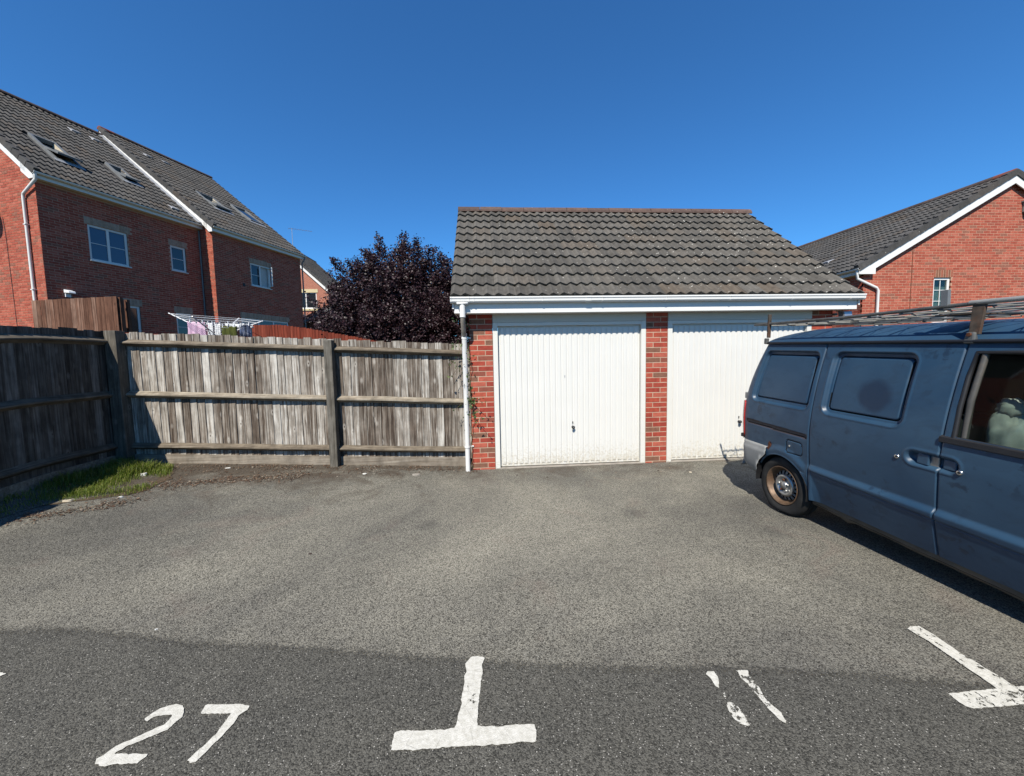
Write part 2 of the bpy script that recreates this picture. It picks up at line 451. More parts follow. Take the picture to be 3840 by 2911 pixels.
# ------------------------------------------------------------------ helpers: meshes and objects
class MB:
    def __init__(s):
        s.v, s.f, s.mi = [], [], []

    def add(s, vs, fs, mi=0):
        o = len(s.v)
        s.v += [tuple(p) for p in vs]
        s.f += [tuple(i + o for i in f) for f in fs]
        s.mi += [mi] * len(fs)
        return s

    def box(s, x0, x1, y0, y1, z0, z1, mi=0):
        vs = [(x0, y0, z0), (x1, y0, z0), (x1, y1, z0), (x0, y1, z0), (x0, y0, z1), (x1, y0, z1), (x1, y1, z1), (x0, y1, z1)]
        return s.add(vs, [(0, 3, 2, 1), (4, 5, 6, 7), (0, 1, 5, 4), (1, 2, 6, 5), (2, 3, 7, 6), (3, 0, 4, 7)], mi)

    def hexa(s, a, b, mi=0):       # two quads (bottom a, top b)
        return s.add(list(a) + list(b), [(3, 2, 1, 0), (4, 5, 6, 7), (0, 1, 5, 4), (1, 2, 6, 5), (2, 3, 7, 6), (3, 0, 4, 7)], mi)

    def prism(s, poly, fn, a, b, mi=0):   # poly: 2-D points, fn(p,q,t) -> 3-D
        n = len(poly)
        vs = [fn(p, q, a) for p, q in poly] + [fn(p, q, b) for p, q in poly]
        fs = [(i, (i + 1) % n, n + (i + 1) % n, n + i) for i in range(n)]
        fs += [tuple(range(n - 1, -1, -1)), tuple(range(n, 2 * n))]
        return s.add(vs, fs, mi)

    def path(s, pts, r, n=8, mi=0, closed=False):
        pts = [Vector(p) for p in pts]
        rs = r if isinstance(r, (list, tuple)) else [r] * len(pts)
        rings = []
        ref = None
        for i, p in enumerate(pts):
            d = (pts[min(i + 1, len(pts) - 1)] - pts[max(i - 1, 0)])
            if d.length < 1e-9:
                d = Vector((0, 0, 1))
            d.normalize()
            if ref is None:
                ref = d.orthogonal().normalized()
            ref = (ref - d * ref.dot(d))
            if ref.length < 1e-6:
                ref = d.orthogonal()
            ref.normalize()
            b = d.cross(ref)
            rings.append([p + (ref * math.cos(2 * math.pi * k / n) + b * math.sin(2 * math.pi * k / n)) * rs[i] for k in range(n)])
        vs = [q for ring in rings for q in ring]
        fs = []
        for i in range(len(rings) - 1):
            for k in range(n):
                a, b2 = i * n + k, i * n + (k + 1) % n
                fs.append((a, b2, b2 + n, a + n))
        s.add(vs, fs, mi)
        s.add(rings[0], [tuple(range(n - 1, -1, -1))], mi)          # caps have their own corners, so the tube shades round
        return s.add(rings[-1], [tuple(range(n))], mi)

    def lathe(s, prof, fn, n=32, mi=0):    # prof: (radius, axial); fn(r, ang, axial) -> 3-D
        m = len(prof)
        vs = [fn(r_, 2 * math.pi * k / n, a) for k in range(n) for r_, a in prof]
        fs = []
        for k in range(n):
            for j in range(m - 1):
                a, b = k * m + j, ((k + 1) % n) * m + j
                fs.append((a, b, b + 1, a + 1))
        return s.add(vs, fs, mi)

    def mesh(s, name, mats, smooth=False):
        me = bpy.data.meshes.new(name)
        me.from_pydata(s.v, [], s.f)
        for m in (mats if isinstance(mats, (list, tuple)) else [mats]):
            me.materials.append(MAT[m])
        if len(set(s.mi)) > 1:
            me.polygons.foreach_set('material_index', s.mi)
        if smooth:
            me.polygons.foreach_set('use_smooth', [True] * len(me.polygons))
        me.update()
        return me

    def build(s, name, mats, parent=None, smooth=False, bevel=0.0, seg=2, **kw):
        o = ob(name, s.mesh(name, mats, smooth), parent, **kw)
        if bevel:
            md = o.modifiers.new('bevel', 'BEVEL')
            md.width = bevel
            md.segments = seg
            md.limit_method = 'ANGLE'
            md.angle_limit = R(35)
        return o


def ob(name, me, parent=None, loc=None, rot=None, scale=None, label=None):
    o = bpy.data.objects.new(name, me)
    COL.objects.link(o)
    if parent:
        o.parent = parent
    if loc is not None:
        o.location = loc
    if rot is not None:
        o.rotation_euler = rot
    if scale is not None:
        o.scale = scale
    if label:
        o['label'] = label
    return o


def thing(name, label, cat, loc=(0, 0, 0), rotz=0.0, group=None, mat=None):
    o = bpy.data.objects.new(name, None)
    COL.objects.link(o)
    o.empty_display_size = 0.2
    if mat is not None:
        o.matrix_world = mat
    else:
        o.location = loc
        o.rotation_euler = (0, 0, rotz)
    o['label'] = label
    o['category'] = cat
    if group:
        o['group'] = group
    return o


def tag(o, label, cat, group=None):
    o['label'] = label
    o['category'] = cat
    if group:
        o['group'] = group
    return o


def smooth01(t):
    t = max(0.0, min(1.0, t))
    return t * t * (3 - 2 * t)


def zg(x, y):
    """height of the ground: level by the garage, rising to the left of it and to the gardens behind"""
    z = 0.05 * max(0.0, min(-x, 9.0)) * smooth01((y + 3.2) / 2.6)
    if y > 0.5:
        z += 1.15 * smooth01((-x - 3.5) / 8.0) * smooth01((y - 0.5) / 5.0)
    return z


def seen(P):
    """(axial distance, inside the picture) of a world point: only used to choose which pieces get an object each"""
    d = Vector(P) - CAM_LOC
    z = d.dot(CF)
    if z <= 0.1:
        return 1e9, False
    u, v = 1441.09 * d.dot(CR) / z, 1441.09 * d.dot(CU) / z
    return z, abs(u) < 1900 and abs(v) < 1440


def pieces(name, items, mesh, mat, parent, M, limit=300, vis=None):
    """items: (loc, rot, scale). The largest-showing ones become objects that share one mesh, the rest one 'stuff' mesh."""
    rank = []
    for it in items:
        P = M @ Vector(it[0])
        z, ins = seen(P)
        ok = ins and (vis is None or vis(P))
        rank.append((0 if ok else 1, z))
    order = sorted(range(len(items)), key=lambda i: rank[i])
    single = [i for i in order[:limit] if rank[i][0] == 0]
    for i in single:
        loc, rot, sc = items[i]
        ob(name, mesh, parent, loc, rot, sc)
    ss = set(single)
    rest = [i for i in range(len(items)) if i not in ss]
    if rest:
        vs0 = [v.co.copy() for v in mesh.vertices]
        fs0 = [tuple(p.vertices) for p in mesh.polygons]
        mb = MB()
        from mathutils import Euler
        for i in rest:
            loc, rot, sc = items[i]
            T = Matrix.Translation(loc) @ Euler(rot).to_matrix().to_4x4() @ Matrix.Diagonal((*sc, 1))
            mb.add([T @ v for v in vs0], fs0)
        o = mb.build(name + '_field', mat, parent)
        o['kind'] = 'stuff'
        sm = mesh.polygons[0].use_smooth
        if sm:
            o.data.polygons.foreach_set('use_smooth', [True] * len(o.data.polygons))
    return len(single), len(rest)


BRL, BRH, JT = 0.215, 0.065, 0.010


def brick_mesh(name, mat, L=BRL, H=BRH, proud=0.02, ch=0.0022):
    """a brick face: body from y=+proud (inside the mortar) to y=-0 (front), slightly chamfered arrises"""
    a, b = L / 2, H / 2
    y0, y1 = 0.03, -0.0022
    c = ch
    vs = [(-a, y0, -b), (a, y0, -b), (a, y0, b), (-a, y0, b),
          (-a, y1 + c, -b), (a, y1 + c, -b), (a, y1 + c, b), (-a, y1 + c, b),
          (-a + c, y1, -b + c), (a - c, y1, -b + c), (a - c, y1, b - c), (-a + c, y1, b - c)]
    fs = []
    for i in range(4):
        j = (i + 1) % 4
        fs += [(i, j, 4 + j, 4 + i), (4 + i, 4 + j, 8 + j, 8 + i)]
    fs.append((8, 9, 10, 11))
    fs = [tuple(reversed(f)) for f in fs]
    fs = [tuple(reversed(f)) for f in fs]
    return MB().add(vs, fs).mesh(name, mat)


def lay_bricks(u0f, u1f, z0, z1, openings=(), phase=0.0):
    """stretcher bond between u0f(z)..u1f(z); returns (u_centre, z_centre, length)"""
    out = []
    k = 0
    z = z0
    while z + BRH <= z1 + 1e-6:
        zc = z + BRH / 2
        a0, b0 = u0f(zc), u1f(zc)
        segs = [(a0, b0)]
        for (ou0, ou1, oz0, oz1) in openings:
            if oz0 < zc < oz1:
                ns = []
                for a, b in segs:
                    if ou1 <= a or ou0 >= b:
                        ns.append((a, b))
                    else:
                        if ou0 > a:
                            ns.append((a, ou0))
                        if ou1 < b:
                            ns.append((ou1, b))
                segs = ns
        off = phase + (0.1125 if k % 2 else 0.0)
        for a, b in segs:
            i = math.floor((a - off) / 0.225)
            u = off + i * 0.225
            while u < b:
                x0, x1 = max(u, a), min(u + BRL, b)
                if x1 - x0 > 0.045:
                    out.append(((x0 + x1) / 2, zc, x1 - x0))
                u += 0.225
        z += BRH + JT
        k += 1
    return out


def brick_wall(parent, M, bricks, org, U, mesh, mat, limit, vis=None, extra=None):
    """bricks on the plane through org (local) along U; outside is to the right of U"""
    ang = math.atan2(U[1], U[0])
    items = []
    for u, z, L in bricks:
        jit = (rnd.random() - 0.5) * 0.003
        nx, ny = U[1], -U[0]
        items.append(((org[0] + U[0] * u + nx * jit, org[1] + U[1] * u + ny * jit, org[2] + z), (0, 0, ang), (L / BRL, 1, 1)))
    return items


# ------------------------------------------------------------------ roof tiles
def tile_mesh(name, mat, cover=0.30, gauge=0.31, amp=0.036):
    nseg = 12
    prof = []
    for i in range(nseg + 1):
        t = i / nseg * 2
        a = 2 * math.pi * (t - 0.12)
        zz = 0.5 + 0.5 * math.sin(a + 0.55 * math.sin(a))
        prof.append((i / nseg * cover, amp * zz ** 1.25))
    L = gauge + 0.045
    th = 0.016
    lo, hi = 0.040, 0.004           # nose lifted over the course below
    vs = [(x, 0, z + lo) for x, z in prof] + [(x, L, z + hi) for x, z in prof] + [(x, 0.004, z + lo - 0.040) for x, z in prof] + [(x, L, z + hi - th) for x, z in prof]
    n = nseg + 1
    fs = []
    for i in range(nseg):
        fs.append((i, i + 1, n + i + 1, n + i))
        fs.append((2 * n + i, 2 * n + i + 1, i + 1, i))
    fs.append((0, n, 3 * n, 2 * n))
    fs.append((nseg, 2 * n + nseg, 3 * n + nseg, n + nseg))
    return MB().add(vs, fs).mesh(name, mat)


def roof_slope(parent, M, mesh, mat, org, along, slope_ang, ncol, nrow, cover, gauge, limit=300, holes=(), vis=None, moss=False):
    """org: local point at the eaves, start of the slope; along: 'X' or 'Y+' direction; tiles rise away from the eaves"""
    from mathutils import Euler
    items = []
    # local tile frame: X along eaves, Y up the slope, Z off the slope
    if along == 'X':
        B = Matrix.Identity(3)
    elif along == 'Y':           # eaves run along +Y, slope rises towards -X
        B = Matrix.Rotation(math.pi / 2, 3, 'Z')
    elif along == '-X':
        B = Matrix.Rotation(math.pi, 3, 'Z')
    elif along == '-Y':
        B = Matrix.Rotation(-math.pi / 2, 3, 'Z')
    T = B @ Matrix.Rotation(slope_ang, 3, 'X')
    e = T.to_euler()
    for r_ in range(nrow):
        for c in range(ncol):
            u, d = c * cover, r_ * gauge
            cu, cd = u + cover / 2, d + gauge / 2
            if any(h[0] < cu < h[1] and h[2] < cd < h[3] for h in holes):
                continue
            p = Vector(org) + T @ Vector((u + (rnd.random() - .5) * 0.004, d + (rnd.random() - .5) * 0.008, (rnd.random() - .5) * 0.004))
            items.append((tuple(p), tuple(e), (1, 1, 1)))
    return pieces('tile', items, mesh, mat, parent, M, limit, vis), T


# ================================================================== THE GROUND
def axis_pts(a, b, fine0, fine1, step, far):
    pts = []
    x = a
    while x < b - 1e-6:
        pts.append(x)
        x += step if fine0 <= x < fine1 else far
    pts.append(b)
    return pts


def sheet(xs, ys, off, name, mat, kind='structure'):
    mb = MB()
    nx = len(xs)
    vs = [(x, y, zg(x, y) + off) for y in ys for x in xs]
    fs = [(j * nx + i, j * nx + i + 1, (j + 1) * nx + i + 1, (j + 1) * nx + i) for j in range(len(ys) - 1) for i in range(nx - 1)]
    o = mb.add(vs, fs).build(name, mat, smooth=True)
    o['kind'] = kind
    return o


ground = sheet(axis_pts(-420, 420, -32, 32, 0.5, 38), axis_pts(-420, 420, -32, 32, 0.5, 38), -0.07, 'ground', 'lawn')
lot = sheet(axis_pts(-5.02, 26, -5.02, 6, 0.2, 1.0), axis_pts(-26, 0.30, -6, 0.30, 0.2, 1.0), 0.0, 'parking_lot', 'tarmac_worn')

SEAM = [(-12, -2.0), (-5, -2.83), (-2.86, -3.08), (-2.4, -3.136), (-1.9, -3.245), (-1.07, -3.41), (-0.53, -3.50), (0.04, -3.613), (0.53, -3.70), (1.34, -3.79), (1.92, -3.88), (2.3, -3.97), (3.2, -4.12), (6, -4.3), (26, -5.0)]


def seam(x):
    for (a, ya), (b, yb) in zip(SEAM, SEAM[1:]):
        if x <= b:
            return ya + (yb - ya) * (x - a) / (b - a)
    return SEAM[-1][1]


def make_road():
    mb = MB()
    xs = axis_pts(-12, 26, -4, 4, 0.03, 0.5)
    ds = [0, 0.04, 0.09, 0.15, 0.24, 0.4, 0.8, 1.6, 3, 6, 12, 21]
    edge = []
    nx = len(xs)
    vs = []
    for d in ds:
        for x in xs:
            j = (mnoise.noise((x * 1.6, 3.1, 0)) * 0.02 + mnoise.noise((x * 9, 7.7, 0)) * 0.008) if d < 0.3 else 0
            y = seam(x) + 0.10 - d + j
            edge.append(min(1.0, d / 0.24))
            vs.append((x, y, zg(x, y) + (0.004 if d else 0.0015)))
    fs = [((j + 1) * nx + i, (j + 1) * nx + i + 1, j * nx + i + 1, j * nx + i) for j in range(len(ds) - 1) for i in range(nx - 1)]
    o = mb.add(vs, fs).build('road', 'tarmac_dark', smooth=True)
    at = o.data.attributes.new('edge', 'FLOAT', 'POINT')
    at.data.foreach_set('value', edge)
    o['kind'] = 'structure'
    return o


road = make_road()


def marking(name, poly, mat, label, jit=0.004):
    pts = []
    n = len(poly)
    for i in range(n):
        a, b = Vector(poly[i]), Vector(poly[(i + 1) % n])
        k = max(1, int((b - a).length / 0.008))
        for t in range(k):
            q = a.lerp(b, t / k)
            q += Vector((mnoise.noise((q.x * 70, q.y * 70, 1)), mnoise.noise((q.x * 70, q.y * 70, 9)))) * jit
            q += Vector((mnoise.noise((q.x * 24, q.y * 24, 3)), mnoise.noise((q.x * 24, q.y * 24, 5)))) * jit * 1.3
            pts.append((q.x, q.y, zg(q.x, q.y) + 0.0085))
    area = sum(pts[i][0] * pts[(i + 1) % len(pts)][1] - pts[(i + 1) % len(pts)][0] * pts[i][1] for i in range(len(pts)))
    if area < 0:
        pts.reverse()
    o = MB().add(pts, [tuple(range(len(pts)))]).build(name, mat, road)
    o['label'] = label
    return o


M2 = [(-1.402, -3.819), (-1.389, -3.792), (-1.353, -3.763), (-1.316, -3.756), (-1.277, -3.766), (-1.246, -3.794), (-1.232, -3.827), (-1.24, -3.857), (-1.249, -3.889), (-1.299, -3.916), (-1.361, -3.948), (-1.387, -3.975), (-1.388, -3.982), (-1.249, -3.993), (-1.243, -4.005), (-1.254, -4.031), (-1.352, -4.028), (-1.398, -4.03), (-1.43, -4.018), (-1.442, -3.996), (-1.427, -3.972), (-1.413, -3.947), (-1.373, -3.92), (-1.324, -3.886), (-1.285, -3.86), (-1.281, -3.83), (-1.286, -3.814), (-1.317, -3.809), (-1.364, -3.814), (-1.381, -3.836)]
M7 = [(-1.159, -3.814), (-1.167, -3.777), (-1.157, -3.771), (-0.984, -3.786), (-0.956, -3.797), (-0.951, -3.818), (-0.975, -3.847), (-0.972, -3.885), (-0.981, -3.925), (-1.0, -3.985), (-1.019, -4.047), (-1.039, -4.048), (-1.06, -4.04), (-1.046, -4.0), (-1.02, -3.935), (-1.015, -3.87), (-1.016, -3.831), (-1.151, -3.82)]
MT_ = [(-0.23, -4.072), (-0.236, -4.035), (-0.234, -3.998), (-0.21, -3.988), (-0.137, -3.998), (-0.062, -4.0), (0.027, -4.001), (0.04, -3.938), (0.05, -3.871), (0.046, -3.858), (0.054, -3.798), (0.06, -3.761), (0.054, -3.723), (0.065, -3.694), (0.059, -3.642), (0.082, -3.601), (0.125, -3.596), (0.157, -3.61), (0.144, -3.65), (0.146, -3.712), (0.139, -3.788), (0.134, -3.866), (0.127, -3.923), (0.127, -3.999), (0.206, -4.01), (0.282, -4.008), (0.379, -4.014), (0.384, -4.045), (0.372, -4.092), (0.296, -4.088), (0.203, -4.091), (0.039, -4.081), (-0.061, -4.081), (-0.142, -4.08)]
M1A = [(1.278, -3.829), (1.299, -3.815), (1.329, -3.816), (1.33, -3.846), (1.317, -3.882), (1.294, -3.912), (1.285, -3.897), (1.287, -3.856)]
M1B = [(1.296, -3.943), (1.306, -3.939), (1.298, -3.964), (1.288, -3.963)]
M1C = [(1.286, -3.991), (1.304, -3.99), (1.319, -4.012), (1.322, -4.051), (1.313, -4.103), (1.3, -4.107), (1.276, -4.095), (1.263, -4.061), (1.268, -4.027)]
M1D = [(1.449, -3.823), (1.504, -3.823), (1.49, -3.871), (1.487, -3.93), (1.477, -3.985), (1.484, -4.035), (1.491, -4.063), (1.487, -4.104), (1.475, -4.11), (1.459, -4.094), (1.451, -4.048), (1.448, -3.983), (1.444, -3.913), (1.442, -3.857)]
ML = [(2.622, -3.631), (2.661, -3.619), (2.714, -3.621), (2.714, -3.704), (2.697, -3.825), (2.701, -3.949), (2.70, -4.042), (2.85, -4.045), (2.96, -4.047), (2.965, -4.085), (2.955, -4.128), (2.75, -4.13), (2.611, -4.127), (2.513, -4.128), (2.362, -4.124), (2.338, -4.108), (2.337, -4.067), (2.34, -4.044), (2.442, -4.043), (2.601, -4.041), (2.604, -3.987), (2.618, -3.849), (2.63, -3.732), (2.624, -3.682)]
ME = [(-2.93, -3.44), (-2.60, -3.452), (-2.416, -3.462), (-2.378, -3.472), (-2.39, -3.49), (-2.43, -3.51), (-2.60, -3.53), (-2.95, -3.52)]
marking('painted_digit', M2, 'road_paint', 'white painted digit 2 of the bay number')
marking('painted_digit', M7, 'road_paint', 'white painted digit 7 of the bay number')
marking('painted_bay_line', MT_, 'road_paint', 'white T shaped bay line in the middle of the bays')
o1 = marking('painted_digit', M1A, 'road_paint_worn', 'worn broken white stroke of a bay number')
marking('painted_digit', M1B, 'road_paint_worn', 'small remaining fleck of a worn white stroke', 0.002)
marking('painted_digit', M1C, 'road_paint_worn', 'lower half of a worn broken white stroke')
marking('painted_digit', M1D, 'road_paint_very_worn', 'worn speckled white stroke of a bay number')
marking('painted_bay_line', ML, 'road_paint_worn', 'worn white T shaped bay line beside the van')
marking('painted_bay_line', ME, 'road_paint', 'white bay line end at the left edge')


# ================================================================== THE GARAGE
GW = 5.555
PIERS = [(0.0, 0.335), (2.61, 2.945), (5.22, 5.555)]
OPEN = [(0.335, 2.61), (2.945, 5.22)]
garage = thing('garage', 'brick double garage with two white ribbed doors and grey tiled roof', 'garage')
ID = Matrix.Identity(4)
RZ, RY = 4.54, 2.31
EZ, EY = 2.46, -0.25
ga = math.atan2(RZ - EZ, RY - EY)


def make_garage():
    bm_f = brick_mesh('brick', 'brick_red')
    for a, b in PIERS:
        MB().box(a + 0.002, b - 0.002, 0.0, 0.328, -0.2, 2.28).build('pier', 'mortar', garage)
    for x0, x1 in ((0.002, 0.215), (GW - 0.215, GW - 0.002)):
        MB().prism([(0.33, -0.2), (4.598, -0.2), (4.598, 2.302), (2.31, 4.40), (0.33, 2.59)], lambda p, q, t: (t, p, q), x0, x1).build('wall', 'mortar', garage)
    MB().box(0.217, GW - 0.217, 4.40, 4.598, -0.2, 2.30).build('wall', 'mortar', garage)
    items = []
    for a, b in PIERS:
        for k in range(31):
            z = -0.045 + k * 0.075
            seq = [(0.1025,), (0.215,)] if k % 2 == 0 else [(0.215,), (0.1025,)]
            u = a + 0.0038
            for (L,) in seq:
                items.append(((u + L / 2, (rnd.random() - .5) * 0.002, z + BRH / 2), (0, 0, 0), (L / BRL, 1, 1)))
                u += L + JT
    pieces('brick', items, bm_f, 'brick_red', garage, ID, 300)
    # side and back walls
    its = []
    g = lambda z: 0.0 if z < 2.30 else (z - 2.30) / (4.40 - 2.30) * 2.29
    side = lay_bricks(lambda z: g(z), lambda z: 4.6 - g(z), -0.045, 4.30)
    its += brick_wall(garage, ID, [(u, z, L) for u, z, L in side], (0, 4.6, 0), (0, -1), bm_f, 'brick_red', 0)
    its += brick_wall(garage, ID, side, (GW, 0, 0), (0, 1), bm_f, 'brick_red', 0)
    its += brick_wall(garage, ID, lay_bricks(lambda z: 0, lambda z: GW, -0.045, 2.28), (GW, 4.6, 0), (-1, 0), bm_f, 'brick_red', 0)
    pieces('brick', its, bm_f, 'brick_red', garage, ID, 0)

    # door frames, boards above, the doors
    for i, (a, b) in enumerate(OPEN):
        fr = MB()
        fr.box(a + 0.002, a + 0.072, -0.004, 0.07, -0.02, 2.144)
        fr.box(b - 0.072, b - 0.002, -0.004, 0.07, -0.02, 2.144)
        fr.box(a + 0.0725, b - 0.0725, -0.002, 0.07, 2.095, 2.144)
        fr.build('door_frame', 'frame_white', garage, bevel=0.003)
        MB().box(a + 0.002, b - 0.002, -0.008, 0.08, 2.1455, 2.30).build('lintel_board', 'lintel_board', garage, bevel=0.003)
        # ribbed steel door
        x0, x1 = a + 0.078, b - 0.078
        nr = 25
        pitch = (x1 - x0 - 0.03) / nr
        xs = [(x0, 0.0), (x0 + 0.014, 0.0)]
        for k in range(nr):
            s0 = x0 + 0.015 + k * pitch
            xs += [(s0 + pitch * 0.16, 0.0), (s0 + pitch * 0.24, 0.011), (s0 + pitch * 0.80, 0.011), (s0 + pitch * 0.88, 0.0)]
        xs += [(x1 - 0.014, 0.0), (x1, 0.0)]
        zr = [(0.024, 0), (0.052, 0), (0.062, 1), (2.068, 1), (2.076, 0), (2.092, 0)]
        mb = MB()
        n = len(xs)
        yb = 0.050
        vs = [(x, yb - d * k, z) for z, k in zr for x, d in xs]
        fs = [(j * n + q, j * n + q + 1, (j + 1) * n + q + 1, (j + 1) * n + q) for j in range(len(zr) - 1) for q in range(n - 1)]
        mb.add(vs, fs)
        mb.box(x0, x1, yb + 0.002, yb + 0.02, 0.024, 2.092)
        mb.box(x0, x1, yb - 0.006, yb - 0.0005, 0.024, 0.05)
        d = mb.build('door', 'door_white', garage)
        hx = x0 + (x1 - x0) * 0.516
        hz = 0.585
        h = MB()
        h.lathe([(0.0, -0.052), (0.017, -0.05), (0.024, -0.043), (0.024, -0.036), (0.012, -0.03), (0.011, 0.0), (0.021, 0.0), (0.021, 0.012)], lambda r_, t, ax: (hx + r_ * math.cos(t), yb - 0.012 + ax, hz + r_ * math.sin(t)), 20)
        h.box(hx - 0.005, hx + 0.005, yb - 0.016, yb - 0.004, hz + 0.055, hz + 0.085)
        h.build('handle', 'black_plastic', d, smooth=True)
        MB().lathe([(0.0, -0.053), (0.009, -0.053)], lambda r_, t, ax: (hx + r_ * math.cos(t), yb - 0.0125 + ax, hz + r_ * math.sin(t)), 12).build('keyhole', 'chrome', d)
        MB().box(a + 0.01, b - 0.01, -0.012, 0.10, -0.03, 0.012).build('threshold', 'stone_pale', garage, bevel=0.004)
    # a small scratch plate on the first door
    MB().box(1.385, 1.397, 0.0355, 0.0385, 1.33, 1.365).build('scuff_mark', 'lead_grey', garage)

    # fascia, soffit, gutter
    mb = MB()
    mb.box(-0.19, 5.745, -0.20, -0.178, 2.26, 2.44)
    mb.build('fascia', 'upvc_white', garage, bevel=0.003)
    mb = MB()
    mb.box(-0.188, 5.743, -0.1775, -0.009, 2.263, 2.273)
    mb.build('soffit', 'upvc_white', garage)
    for x0, x1 in ((-0.19, -0.168), (5.723, 5.745)):
        MB().prism([(-0.1775, 2.26), (0.12, 2.26), (0.12, 2.62), (-0.1775, 2.45)], lambda p, q, t: (t, p, q), x0, x1).build('eaves_box_end', 'upvc_white', garage, bevel=0.002)
    for x0, x1 in ((-0.215, -0.192), (5.747, 5.77)):
        for s in (1, -1):
            c = [(EY + 0.03, EZ - 0.14), (EY + 0.03, EZ + 0.005), (RY, RZ - 0.02), (RY, RZ - 0.17)]
            if s < 0:
                c = [(2 * RY - p, q) for p, q in c]
            MB().prism(c, lambda p, q, t: (t, p, q), x0, x1).build('bargeboard', 'upvc_white', garage)
    gp = [(-0.203, 2.468), (-0.203, 2.404), (-0.225, 2.392), (-0.262, 2.393), (-0.280, 2.412), (-0.283, 2.445), (-0.292, 2.452), (-0.292, 2.472), (-0.280, 2.472), (-0.276, 2.448), (-0.272, 2.415), (-0.258, 2.401), (-0.227, 2.400), (-0.211, 2.410), (-0.211, 2.468)]
    gut = MB().prism(gp, lambda p, q, t: (t, p, q), -0.235, 5.79).build('gutter', 'upvc_white', garage)
    gpe = [(p - 0.004 if p < -0.25 else p, q - (0.004 if q < 2.42 else 0)) for p, q in gp[:8]] + [(-0.203, 2.474)]
    for xb, wd in ((-0.236, 0.02), (0.005, 0.02), (0.075, 0.012), (1.02, 0.012), (1.63, 0.075), (1.86, 0.012), (2.78, 0.012), (3.72, 0.012), (4.66, 0.012), (5.56, 0.012), (5.775, 0.02)):
        MB().prism(gpe, lambda p, q, t: (t, p, q), xb, xb + wd).build('bracket', 'upvc_white', gut)

    # downpipe with its swan neck
    dp = MB()
    px = -0.075
    dp.box(px - 0.075, px + 0.075, -0.285, -0.205, 2.372, 2.398)
    dp.path([(px, -0.245, 2.40), (px, -0.245, 2.20)], 0.040, 14)
    dpo = dp.build('downpipe', 'upvc_white', garage, smooth=True)
    MB().path([(px, -0.245, 2.205), (px, -0.235, 2.17), (px, -0.10, 2.0), (px + 0.005, -0.075, 1.965)], 0.033, 14).build('swan_neck', 'pipe_grubby', dpo, smooth=True)
    MB().path([(px + 0.005, -0.06, 1.99), (px + 0.005, -0.052, 1.96), (px + 0.005, -0.052, 0.0)], [0.040, 0.037, 0.034], 14).build('pipe', 'upvc_white', dpo, smooth=True)
    for z in (0.36, 1.93):
        m_ = MB()
        m_.lathe([(0.036, -0.012), (0.042, -0.012), (0.042, 0.012), (0.036, 0.012)], lambda r_, t, ax: (px + 0.005 + r_ * math.cos(t), -0.052 + r_ * math.sin(t), z + ax), 16)
        m_.box(px + 0.04, px + 0.095, -0.02, -0.004, z - 0.01, z + 0.01)
        m_.build('pipe_clip', 'upvc_white', dpo)

    # roof
    deck = MB()
    deck.add([(-0.20, EY + 0.05, EZ + 0.015), (5.755, EY + 0.05, EZ + 0.015), (5.755, RY, RZ - 0.025), (-0.20, RY, RZ - 0.025), (-0.20, 2 * RY - EY, EZ), (5.755, 2 * RY - EY, EZ)], [(0, 1, 2, 3), (3, 2, 5, 4)])
    deck.build('roof_deck', 'dark_void', garage)
    tm = tile_mesh('tile', 'tile_garage', 0.301, 0.300)
    roof_slope(garage, ID, tm, 'tile_garage', (-0.233, EY, EZ), 'X', ga, 20, 11, 0.301, 0.300)
    roof_slope(garage, ID, tm, 'tile_garage', (5.787, 2 * RY - EY, EZ), '-X', ga, 20, 11, 0.301, 0.300, limit=0)
    # moss gathered along the tile noses
    mo = MB()
    for r_ in range(11):
        for k in range(150):
            if mnoise.noise((k * 0.11, r_ * 3.7, 0)) + rnd.random() * 0.5 < 0.30:
                continue
            u = -0.2 + 5.95 * (k + rnd.random()) / 150
            d = r_ * 0.30 - 0.006 + rnd.random() * 0.01
            y, z = EY + d * math.cos(ga), EZ + d * math.sin(ga)
            s = 0.006 + rnd.random() * 0.010
            up = 0.014 + 0.012 * rnd.random()
            c = Vector((u, y - up * math.sin(ga) - 0.004, z + up * math.cos(ga)))
            mo.add([c + Vector((s * 1.6, 0, 0)), c + Vector((-s * 1.6, 0, 0)), c + Vector((0, s, 0)), c + Vector((0, -s, 0)), c + Vector((0, 0, s)), c + Vector((0, 0, -s))],
                   [(0, 2, 4), (2, 1, 4), (1, 3, 4), (3, 0, 4), (2, 0, 5), (1, 2, 5), (3, 1, 5), (0, 3, 5)])
    mo = mo.build('moss', 'moss', garage)
    mo['kind'] = 'stuff'
    # ridge tiles
    rp = [(-0.125, -0.075), (-0.118, -0.035), (-0.085, 0.012), (-0.04, 0.038), (0, 0.045), (0.04, 0.038), (0.085, 0.012), (0.118, -0.035), (0.125, -0.075), (0.10, -0.075), (0.07, -0.02), (0, 0.02), (-0.07, -0.02), (-0.10, -0.075)]
    rm = MB().prism(rp, lambda p, q, t: (t, p, q), 0.004, 0.444).mesh('ridge_tile', 'ridge_brown')
    nr = 14
    for k in range(nr):
        ob('ridge_tile', rm, garage, (-0.232 + k * 6.03 / nr, RY + (rnd.random() - .5) * 0.006, RZ + 0.048 + (rnd.random() - .5) * 0.006), (0, 0, 0), (6.03 / nr / 0.448, 1, 1))
    # small flood lamp under the soffit by the right pier
    fl = MB().hexa([(5.60, -0.15, 2.14), (5.74, -0.15, 2.14), (5.74, -0.06, 2.12), (5.60, -0.06, 2.12)], [(5.60, -0.13, 2.24), (5.74, -0.13, 2.24), (5.74, -0.04, 2.25), (5.60, -0.04, 2.25)]).build('flood_lamp', 'frame_grey', garage, bevel=0.004)
